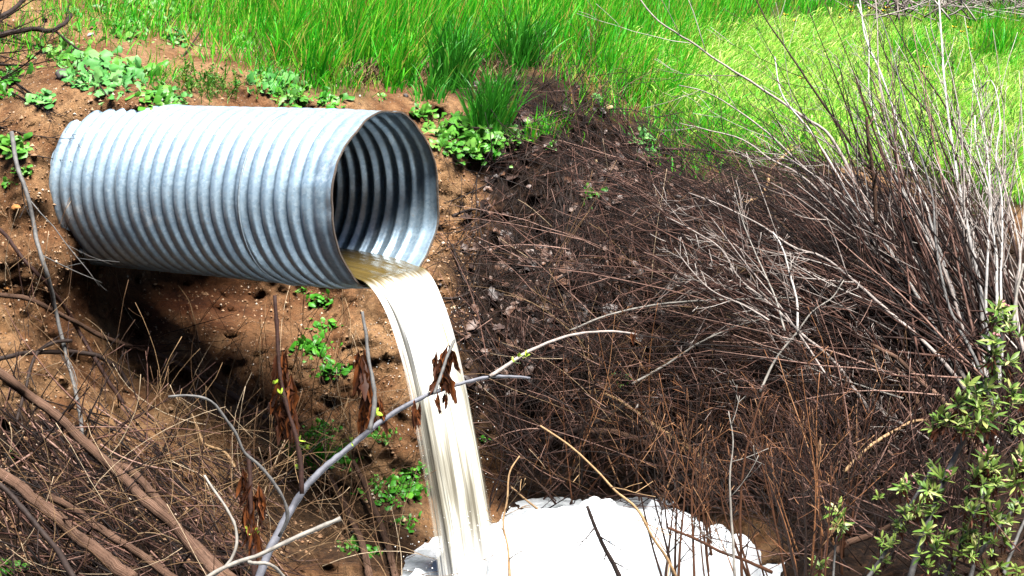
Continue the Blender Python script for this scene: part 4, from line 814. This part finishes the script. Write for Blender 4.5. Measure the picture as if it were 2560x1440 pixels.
# --- separate traced branches
BR = [ # label, material, r0, r1, points, bank offsets, side shoots
 ('thick brown branch slanting down from the left edge, uppermost of the thick ones','log',.021,.026,[(-60,890),(0,930),(70,985),(140,1040),(220,1115),(300,1190),(360,1250),(430,1310),(500,1390),(570,1470)],(.55,.66),5),
 ('thick pale barked branch lying alongside the uppermost thick one','log',.019,.024,[(280,1150),(340,1190),(400,1260),(450,1330),(520,1390),(590,1460)],(.48,.60),3),
 ('thick rough branch across the bottom left corner','log',.023,.028,[(-60,1140),(0,1185),(60,1230),(130,1285),(200,1345),(260,1390),(330,1450)],(.62,.72),5),
 ('dark thin branch crossing the thick branch in the bottom left corner','dark',.011,.013,[(-40,1180),(30,1240),(90,1310),(140,1370),(190,1450)],(.80,.88),4),
 ('brown branch deep in the brushwood between the two thick left branches','log',.016,.020,[(120,1240),(200,1285),(280,1340),(370,1400),(460,1460)],(.35,.45),3),
 ('weathered grey stick standing against the pipe end on the left','slate',.012,.010,[(30,330),(45,420),(70,490),(100,620),(128,720),(142,790),(165,880),(185,960),(200,1040),(207,1095)],(.16,.22),4),
 ('slim brown branch running from the left edge under the buried pipe end','brown',.010,.012,[(-30,550),(0,575),(60,650),(120,715),(170,780),(220,870),(270,950),(310,1010)],(.12,.2),5),
 ('long brown branch crossing the shaded earth below the pipe','log',.013,.016,[(-40,725),(0,735),(75,748),(130,775),(190,805),(250,840),(330,870),(400,890),(480,930),(560,975),(640,1025),(690,1062)],(.18,.22),6),
 ('arched dark branch at the lower edge of the pipe shadow','dark',.012,.012,[(-30,905),(0,898),(60,885),(120,880),(180,882),(250,893),(300,925),(325,965)],(.2,.16),3),
 ('kinked black twig hanging from the arched dark branch','dark',.010,.008,[(180,850),(130,858),(95,880),(75,925),(66,970),(40,1060)],(.24,.2),2),
 ('brown stick slanting down to the left of the falling water','log',.014,.019,[(690,1040),(783,1140),(815,1180),(850,1240),(880,1300),(905,1360),(925,1450)],(.1,.16),2),
 ('brown stick next to the foam at the bottom','log',.013,.019,[(880,1150),(905,1195),(930,1260),(955,1320),(975,1380),(990,1450)],(.1,.14),2),
 ('forked pale straw branch on the brown earth under the dark pipe shadow','tan',.009,.007,[(600,1190),(560,1130),(510,1110),(490,1060),(470,1020),(440,990)],(.14,.1),2),
 ('slender tan twig rising from the lower left straw toward the pipe','straw',.0045,.003,[(520,960),(500,880),(485,800),(470,750),(445,715)],(.05,.1),1),
 ('thin black twig crossing the upper left weeds','dark',.008,.004,[(135,75),(170,105),(200,130),(208,160),(235,195),(272,242)],(.22,.05),2),
 ('thick black branch at the upper left corner','dark',.018,.012,[(-40,95),(0,90),(40,76),(80,70),(135,75),(160,58),(178,36)],(.35,.3),4),
 ('black branch rising out of the top left corner','dark',.016,.012,[(-30,60),(10,38),(40,18),(70,-10)],(.4,.4),3),
 ('thin dark twig over the pale rosette weed at the upper left','dark',.006,.003,[(455,142),(490,95),(515,55),(540,0),(548,-40)],(.06,.3),2),
 ('dark twig standing by the top left leafy weeds','dark',.005,.003,[(395,80),(420,55),(450,30),(485,20)],(.05,.2),1),
 ('dark dry stalk in the tall grass left of the middle','dark',.006,.003,[(710,140),(735,100),(760,70),(780,25)],(.05,.3),1),
 ('dark dry stalk in the tall grass above the pipe mouth','dark',.006,.003,[(1050,165),(1065,130),(1085,90),(1100,60)],(.05,.3),2),
 ('upright black stalk at the lip of the litter slope','dark',.007,.003,[(1518,235),(1530,190),(1545,150),(1557,112)],(.03,.3),1),
 ('leaning black stalk right of the litter slope lip','dark',.006,.003,[(1588,220),(1600,185),(1612,140)],(.03,.25),1),
 ('tall dark stalk bending over the bright grass','dark',.007,.003,[(1560,180),(1585,125),(1610,70),(1570,40),(1573,-10)],(.05,.4),1),
 ('hooked dark stalk arching over the bright grass','dark',.008,.003,[(1675,140),(1685,85),(1715,50),(1760,33),(1800,52),(1815,90)],(.05,.5),2),
 ('dark branch lying at the bottom of the grass above the brown shrub','dark',.010,.006,[(1640,372),(1760,375),(1850,385),(1950,400),(2100,410)],(.2,.3),4),
 ('orange peeled branch in the grass edge at the middle right','tan',.014,.008,[(1840,515),(1880,500),(1915,470),(1925,430),(1960,390),(2010,360)],(.2,.4),3),
 ('tan broken branch with a splintered end in the dark brushwood','tan',.010,.020,[(1510,985),(1560,1010),(1600,1040),(1650,1075),(1710,1115),(1780,1170)],(.5,.6),2),
 ('reddish broken branch just above the splintered one','red',.008,.015,[(1540,975),(1610,1000),(1680,1012),(1740,1050)],(.35,.4),2),
 ('big brown branch in the dark hollow of the brushwood','log',.018,.022,[(1450,1080),(1520,1082),(1580,1095),(1640,1125),(1710,1170)],(.35,.45),1),
 ('dark branch crossing the hollow of the brushwood','dark',.012,.016,[(1560,1015),(1500,1050),(1430,1080),(1360,1100)],(.5,.3),1),
 ('black stem in front of the foam','dark',.007,.012,[(1468,1265),(1485,1310),(1510,1370),(1535,1415),(1560,1470)],(.9,1.0),5,6.7),
 ('orange stem slanting across the foam right of the black stem','tan',.004,.007,[(1350,1065),(1430,1120),(1490,1175),(1540,1230),(1590,1270),(1630,1340),(1670,1400),(1700,1460)],(.7,1.1),5,6.7),
 ('straight russet stem rising from the foam','red',.006,.004,[(1738,1470),(1732,1350),(1728,1270),(1732,1180),(1740,1120)],(1.0,.8),6,6.7),
 ('straight grey stem rising at the right part of the foam','ash',.007,.0022,[(1838,1470),(1833,1380),(1828,1280),(1826,1180),(1832,1100),(1822,1030)],(1.0,.9),5,6.7),
 ('orange brown stem rising just right of the grey one at the foam','red',.007,.004,[(1856,1470),(1852,1360),(1850,1260),(1862,1150),(1890,1040),(1910,980)],(1.05,.8),6,6.7),
 ('dark red branch sloping over the right end of the foam','red',.006,.008,[(1670,1320),(1740,1350),(1800,1380),(1860,1400),(1930,1430)],(1.1,1.2),3,6.7),
 ('tan upright twig standing between the water and the foam','tan',.006,.0035,[(1275,1450),(1270,1370),(1258,1310),(1268,1250),(1275,1180),(1300,1140)],(1.1,.9),5,7.1),
 ('tan stick leaning into the foam from the left','tan',.006,.006,[(1275,1215),(1310,1245),(1340,1270),(1365,1290)],(.35,.3),1),
 ('dark twig hooked at the right edge of the pipe rim','dark',.010,.005,[(1130,540),(1165,528),(1200,525),(1240,550)],(.03,.04),2),
 ('bent dark twig on the earth right of the pipe lip','dark',.007,.006,[(1130,610),(1145,660),(1160,700),(1175,720)],(.03,.04),2),
 ('black stick leading from the pipe lip into the litter','dark',.011,.006,[(1050,755),(1090,745),(1140,745),(1200,715)],(.03,.05),2),
 ('black branch slanting over the litter in the middle of the slope','dark',.009,.005,[(1330,750),(1370,715),(1420,685),(1470,650),(1520,600)],(.15,.3),2),
 ('long brown branch arching across the lower right brushwood','log',.016,.010,[(2040,1440),(2090,1380),(2170,1340),(2260,1300),(2340,1290),(2410,1265)],(.5,.9),4),
]
for lab, mt, r0, r1, pts, off, sh, *fx in BR:
    p0 = np.array(pts[len(pts) // 2], float); root = thing('branch', lab, 'branch', ground(p0[0], p0[1], off[0]), 'separate branches and sticks')
    m = MB(); P, p, d = hand_stem(m, pts, fx[0] if fx else 0, fx[0] + .1 if fx else 0, r0, r1, bankoff=None if fx else off, sides=16 if r0 > .015 else 7, K=max(14, len(pts) * (8 if r0 > .015 else 5)), kn=.025 if r0 > .015 else .05); m.obj('limb', M[mt], root, use_uv=True)
    k = len(p); hx = np.degrees(np.unwrap(np.arctan2(-np.gradient(p[:, 1]), np.gradient(p[:, 0])))); S = (p[None, :, 0], p[None, :, 1], d[None], hx[None], np.minimum(np.linspace(r0, r1, k), .008)[None])
    C = children(S, sh, .12, .4, 1, .5, (20, 60), 7, .15); C2 = children(C, 2, .3, .6, 1, .6, K=5)
    for q in range(sh): tw = MB(); put(tw, tuple(a[q:q + 1] for a in C), 5, -.5); put(tw, tuple(a[2 * q:2 * q + 2] for a in C2), 4, -.5); tw.obj('side_twig', M[mt if mt != 'log' else 'brown'], root)

# --- foreground lilac-grey branch with hanging dead leaves
def hang_leaves(parent, x, y, d, n, L, spread, name='dead_leaf'):
    for k in range(n):
        m = MB(); top = pt(x + rng.normal(0, spread), y + rng.uniform(-8, 20), d + rng.normal(0, .02)); l = L * rng.uniform(.6, 1.1)
        dr = norm(np.array([rng.normal(0, .25), rng.normal(0, .25), -1.0])); sd = norm(np.array([math.cos(k * 2.1), math.sin(k * 2.1), .1])); out = norm(np.cross(dr, sd))
        for q in range(3):                                   # a withered, rolled leaf: three curled strips round one midrib
            s2 = norm(sd * math.cos(q * 1.05) + out * math.sin(q * 1.05)); o2 = norm(np.cross(dr, s2))
            ribbons(m, top[None], dr[None], s2[None], np.array([l * rng.uniform(.85, 1)]), np.array([l * .17]), np.array([.1, .3, .7, .9, 1, .85, .95, .6, .4, .08]), np.array([rng.uniform(-.4, .4)]), o2[None], .5, .55)
        m.obj(name, M['dead'], parent)
def leafy_branch():
    d = 5.6; root = thing('branch', 'smooth lilac grey branch with hanging withered leaves crossing in front of the water', 'branch', pt(730, 1270, d), 'separate branches and sticks')
    m = MB(); hand_stem(m, [(640,1470),(668,1390),(730,1270),(790,1190),(880,1110),(950,1055),(1000,1022),(1060,990),(1100,975),(1160,957),(1210,943),(1270,940),(1325,945)], 5.5, 5.9, .016, .005, K=70, sides=10, kn=.075); m.obj('limb', M['lilac'], root)
    m = MB(); hand_stem(m, [(1225,942),(1270,912),(1310,885),(1360,862),(1420,842),(1480,832),(1550,830),(1590,836)], 5.85, 6.1, .008, .004, K=28); m.obj('side_limb', M['grey'], root)
    for pts, r in (([(685,740),(690,800),(695,880),(702,950),(720,1030),(740,1090),(752,1160),(755,1235)], (.007,.009)), ([(905,780),(915,840),(922,900),(935,960),(938,1000),(925,1075)], (.0065,.009)), ([(1137,850),(1120,890),(1105,930),(1085,985)], (.005,.006)), ([(620,1130),(625,1200),(628,1280),(632,1360),(635,1450)], (.008,.009))):
        m = MB(); hand_stem(m, pts, 5.65, 5.55, r[0], r[1], K=24, kn=.12); m.obj('side_limb', M['slate'] if r[0] < .0068 else M['brown'], root)
    for (x, y, n, L, s) in ((700,860,3,.16,8),(712,930,6,.17,12),(700,985,4,.16,8),(728,985,7,.18,12),(908,870,6,.19,9),(925,930,6,.18,10),(918,1000,5,.14,9),(940,985,5,.14,10),(1118,868,6,.16,14),(1108,910,5,.15,8),(1100,985,5,.09,12),(1042,1005,4,.12,7),(618,1170,3,.14,8),(636,1215,6,.17,10),(614,1270,5,.17,8),(640,1310,3,.14,8),(1582,830,4,.05,8)): hang_leaves(root, x, y, 5.62 + (x - 700) * .0004, n, L, s)
    for (x, y) in ((702,985),(688,960),(760,1120),(748,1165),(880,1105),(748,1100),(620,1325),(635,1335),(1298,893),(1315,890),(1285,905),(940,1030)):
        m = MB(); a = pt(x, y, 5.58); k = 5; dd = norm(rng.normal(size=(k, 3)) + [0, 0, .8]); ribbons(m, np.repeat(a[None], k, 0), dd, norm(np.cross(dd, rng.normal(size=(k, 3)))), U(.015, .03, k), U(.008, .014, k), np.array([.3, 1, .9, .1]), U(.2, 1, k), dd * 0 + [1, 0, 0], .2); m.obj('new_bud', M['sprout'], root)
    r2 = thing('branch', 'crooked bare ash grey branch at the bottom left of the lilac one', 'branch', pt(600, 1400, 5.1), 'separate branches and sticks')
    for pts, a, b, mt in (([(505,1450),(560,1420),(650,1390),(720,1355),(790,1322),(852,1295)], .0075, .007, 'ash'), ([(620,1405),(680,1415),(720,1460)], .0065, .0055, 'ash')): m = MB(); hand_stem(m, pts, 5.1, 5.2, a, b, K=22, kn=.09); m.obj('limb', M[mt], r2)
    r3 = thing('branch', 'curved silvery twig bowing to the right at the bottom left', 'branch', pt(590, 1300, 5.2), 'separate branches and sticks'); m = MB(); hand_stem(m, [(510,1188),(535,1225),(565,1270),(588,1315),(592,1360),(570,1410),(520,1445),(490,1460)], 5.2, 5.1, .004, .0065, K=26, kn=.09); m.obj('limb', M['ash'], r3)
    r4 = thing('branch', 'knobbly grey twig arching over the straw toward the lilac branch', 'branch', pt(600, 1100, 5.2), 'separate branches and sticks'); m = MB(); hand_stem(m, [(420,992),(480,990),(530,1005),(558,1040),(590,1085),(610,1130),(650,1165),(690,1215),(715,1260),(720,1290),(700,1340)], 5.2, 5.4, .0042, .0065, K=34, kn=.12); m.obj('limb', M['slate'], r4)
leafy_branch()

# --- dead seed head on a dark stem, upper left
t = thing('seed_head', 'round black dried seed head on the dark upper left branches', 'seed head', ground(112, 50, .33)); m = MB(); c = ground(112, 50, .33); k = 90; dd = norm(rng.normal(size=(k, 3)))
ribbons(m, np.repeat(c[None], k, 0), dd, norm(np.cross(dd, rng.normal(size=(k, 3)))), U(.018, .027, k), U(.006, .01, k), np.array([1, .9, .5, .1]), U(0, .5, k), dd * 0 - ZUP); m.obj('bracts', M['dark'], t)
m = MB(); tubes(m, np.array([[c, ground(108, 75, .31), ground(100, 100, .3)]]), np.full((1, 3), .003), 5); m.obj('stalk', M['dark'], t)

# --- green leaved shrub in the lower right corner
def whorl(parent, x, y, d, size, n=15):
    c = pt(x, y, d); up = norm(np.array([rng.normal(0, .25), rng.normal(-.25, .2), 1.0])); a = U(0, 2 * math.pi, n); e = np.radians(U(-5, 75, n)); h1 = norm(np.cross(up, [0, 1, .3])); h2 = np.cross(up, h1)
    rad = np.cos(a)[:, None] * h1 + np.sin(a)[:, None] * h2; dd = norm(rad * np.cos(e)[:, None] + up * np.sin(e)[:, None]); L = size * U(.6, 1.15, n)
    m = MB(); ribbons(m, c + dd * .004 - up * U(0, size * .5, n)[:, None], dd, norm(np.cross(dd, up)), L, L * U(.22, .3, n), NARROW, U(.1, .9, n), norm(rad * .3 - up), .25, .05); o = m.obj('leaf_cluster', M['shrubleaf'], parent)
    if size > .05:
        k = 8; m = MB(); dd = norm(np.c_[rng.normal(0, .5, k), rng.normal(0, .5, k), -np.ones(k)]); ribbons(m, np.repeat((c - up * size * .6)[None], k, 0) + rng.normal(size=(k, 3)) * .008, dd, norm(np.cross(dd, rng.normal(size=(k, 3)))), size * U(.5, 1.1, k), size * U(.1, .2, k), NARROW, U(-.6, .6, k), norm(rng.normal(size=(k, 3))), .4, .3); ob = m.obj('withered_leaves', M['dead'], parent)
    return c, up, o
def leafy_shrub(label, stems, whorls, d, buds, size):
    root = thing('leafy_shrub', label, 'shrub', pt(stems[0][0][0][0], 1440, d), 'leafy shrubs in the lower right corner')
    for pts, r in stems: m = MB(); hand_stem(m, pts, d - .05, d + .1, r, r * .6, K=24); m.obj('stem', M['slate'], root)
    whorls = list(whorls) + [(x + rng.normal(0, 22), y + rng.uniform(5, 40), s * .72) for x, y, s in whorls if len(whorls) > 5]
    for i, (x, y, s) in enumerate(whorls):
        c, up, o = whorl(root, x, y, d - .06 + rng.normal(0, .05), size * s, 16 if s > .8 else 10)
        if i in buds:
            m = MB()
            for _ in range(7): stone(m, c + up * size * .35 + rng.normal(size=3) * .008, .0055, int(rng.integers(1, 99)), 1.0)
            b = bpy.data.objects.new('flower_bud', m.mesh('flower_bud', M['bud'], origin=root.location)); COL.objects.link(b); b.parent = o
leafy_shrub('leafy shrub whose grey stem climbs highest in the lower right corner', [([(2270,1470),(2307,1343),(2347,1237),(2380,1160),(2413,1090),(2433,1033),(2470,967),(2500,860),(2503,770)], .014)],
 [(2500,770,1.15),(2475,800,.8),(2520,800,.9),(2490,850,1.2),(2525,900,.9),(2480,905,.9),(2397,1000,1.1),(2447,980,1.1),(2420,960,.9),(2470,965,1),(2367,1043,.9),(2347,1040,1.1),(2397,1063,.8),(2413,1055,.9),(2460,1030,1.2),(2483,1037,1.1),(2440,1010,.9),(2363,1190,1.2),(2337,1227,.9),(2330,1273,.9),(2317,1323,.9),(2323,1410,.8),(2300,1257,.9),(2340,1373,.9)], 6.6, (0,1,3,14,17), .068)
leafy_shrub('slimmer leafy shrub left of the tallest leafy stem', [([(2150,1470),(2220,1367),(2273,1270),(2333,1167)], .010)], [(2333,1160,.7),(2320,1187,.8),(2267,1207,1.1),(2252,1222,.8),(2280,1265,.7),(2267,1277,.9),(2247,1307,.9),(2225,1360,.8),(2203,1345,.7),(2210,1393,.9),(2237,1330,.6)], 6.7, (2,), .06)
leafy_shrub('leafy shrub crowding the bottom right corner', [([(2420,1470),(2440,1400),(2487,1333),(2553,1247),(2600,1180)], .011),([(2350,1470),(2390,1390),(2430,1300),(2460,1230),(2470,1150)], .009),([(2500,1470),(2530,1370),(2570,1280)], .010)],
 [(2467,1140,1.2),(2453,1167,1.1),(2440,1193,1.0),(2480,1165,.9),(2483,1277,1.2),(2460,1240,1.1),(2433,1270,.9),(2420,1327,.9),(2407,1347,1.0),(2367,1330,.9),(2440,1363,1.0),(2387,1390,.8),(2513,1343,.9),(2485,1350,.7),(2547,1167,1.0),(2553,1130,1.1),(2535,1200,.9),(2547,1253,.9),(2500,1210,.8),(2527,967,1.0),(2555,993,1.0),(2545,1060,.8),(2500,1410,.8),(2460,1420,.8),(2370,1425,.8),(2540,1420,.8),(2520,1300,.7)], 6.9, (0,4,9,14,18), .066)
leafy_shrub('single small leafy shoot standing apart amid russet twigs', [([(2080,1470),(2087,1387),(2093,1327),(2096,1290)], .006)], [(2097,1280,1.1),(2100,1307,.9),(2105,1330,.7)], 7.0, (), .075)
leafy_shrub('tiny leafy shoot at the bottom edge right of the foam', [([(2052,1480),(2051,1440),(2050,1415)], .005)], [(2050,1410,.9),(2048,1425,.6)], 7.0, (), .07)

# --- far brushwood at the crest, upper right
def far_brush():
    mb = MB(); n = 500; x, y = U(2180, 2800, n), U(-60, 55, n); S = grow(x, y, depth0(x, y) - U(.1, 1.5, n), U(0, 180, n), U(60, 220, n), U(-40, 40, n), rng.normal(0, .2, n), U(.006, .014, n), np.full(n, .003), 7, 6); put(mb, S, 4); put(mb, children(S, 3, .3, .6, 1, .7), 3)
    tag(mb.obj('far_brushwood', M['grey']), 'far grey leafless brushwood along the crest at the top right', 'brushwood', kind='stuff')
far_brush()

# ------------------------------------------------------------------ camera, light, sky
cam = bpy.data.cameras.new('camera'); co = bpy.data.objects.new('camera', cam); COL.objects.link(co); scene.camera = co
cam.sensor_width = 36; cam.lens = F / 2560 * 36; cam.clip_end = 3000; cam.clip_start = .05; co.location = CAM; co.rotation_euler = (math.pi / 2 - PITCH, 0, 0)
TO_SUN = norm(np.array([.28, -.44, 1.22]))
el = math.asin(TO_SUN[2]); az = math.atan2(TO_SUN[0], TO_SUN[1])
sun = bpy.data.lights.new('sun', 'SUN'); sun.energy = 5.0; sun.angle = R(30); sun.color = (1.0, .97, .92); so = bpy.data.objects.new('sun', sun); COL.objects.link(so)
import mathutils
so.rotation_euler = mathutils.Vector(TO_SUN).to_track_quat('Z', 'Y').to_euler()
w = bpy.data.worlds.new('World'); scene.world = w; w.use_nodes = True; nt = w.node_tree
sk = nt.nodes.new('ShaderNodeTexSky'); sk.sky_type = 'NISHITA'; sk.sun_disc = False; sk.sun_elevation = el; sk.sun_rotation = az
bg = nt.nodes['Background']; bg.inputs[1].default_value = .05; nt.links.new(sk.outputs[0], bg.inputs[0])
vs = scene.view_settings; vs.view_transform = 'Standard'; vs.look = 'None'; vs.exposure = 1.66; vs.gamma = 1.0
scene.cycles.max_bounces = 6; scene.cycles.diffuse_bounces = 0; scene.cycles.transparent_max_bounces = 12
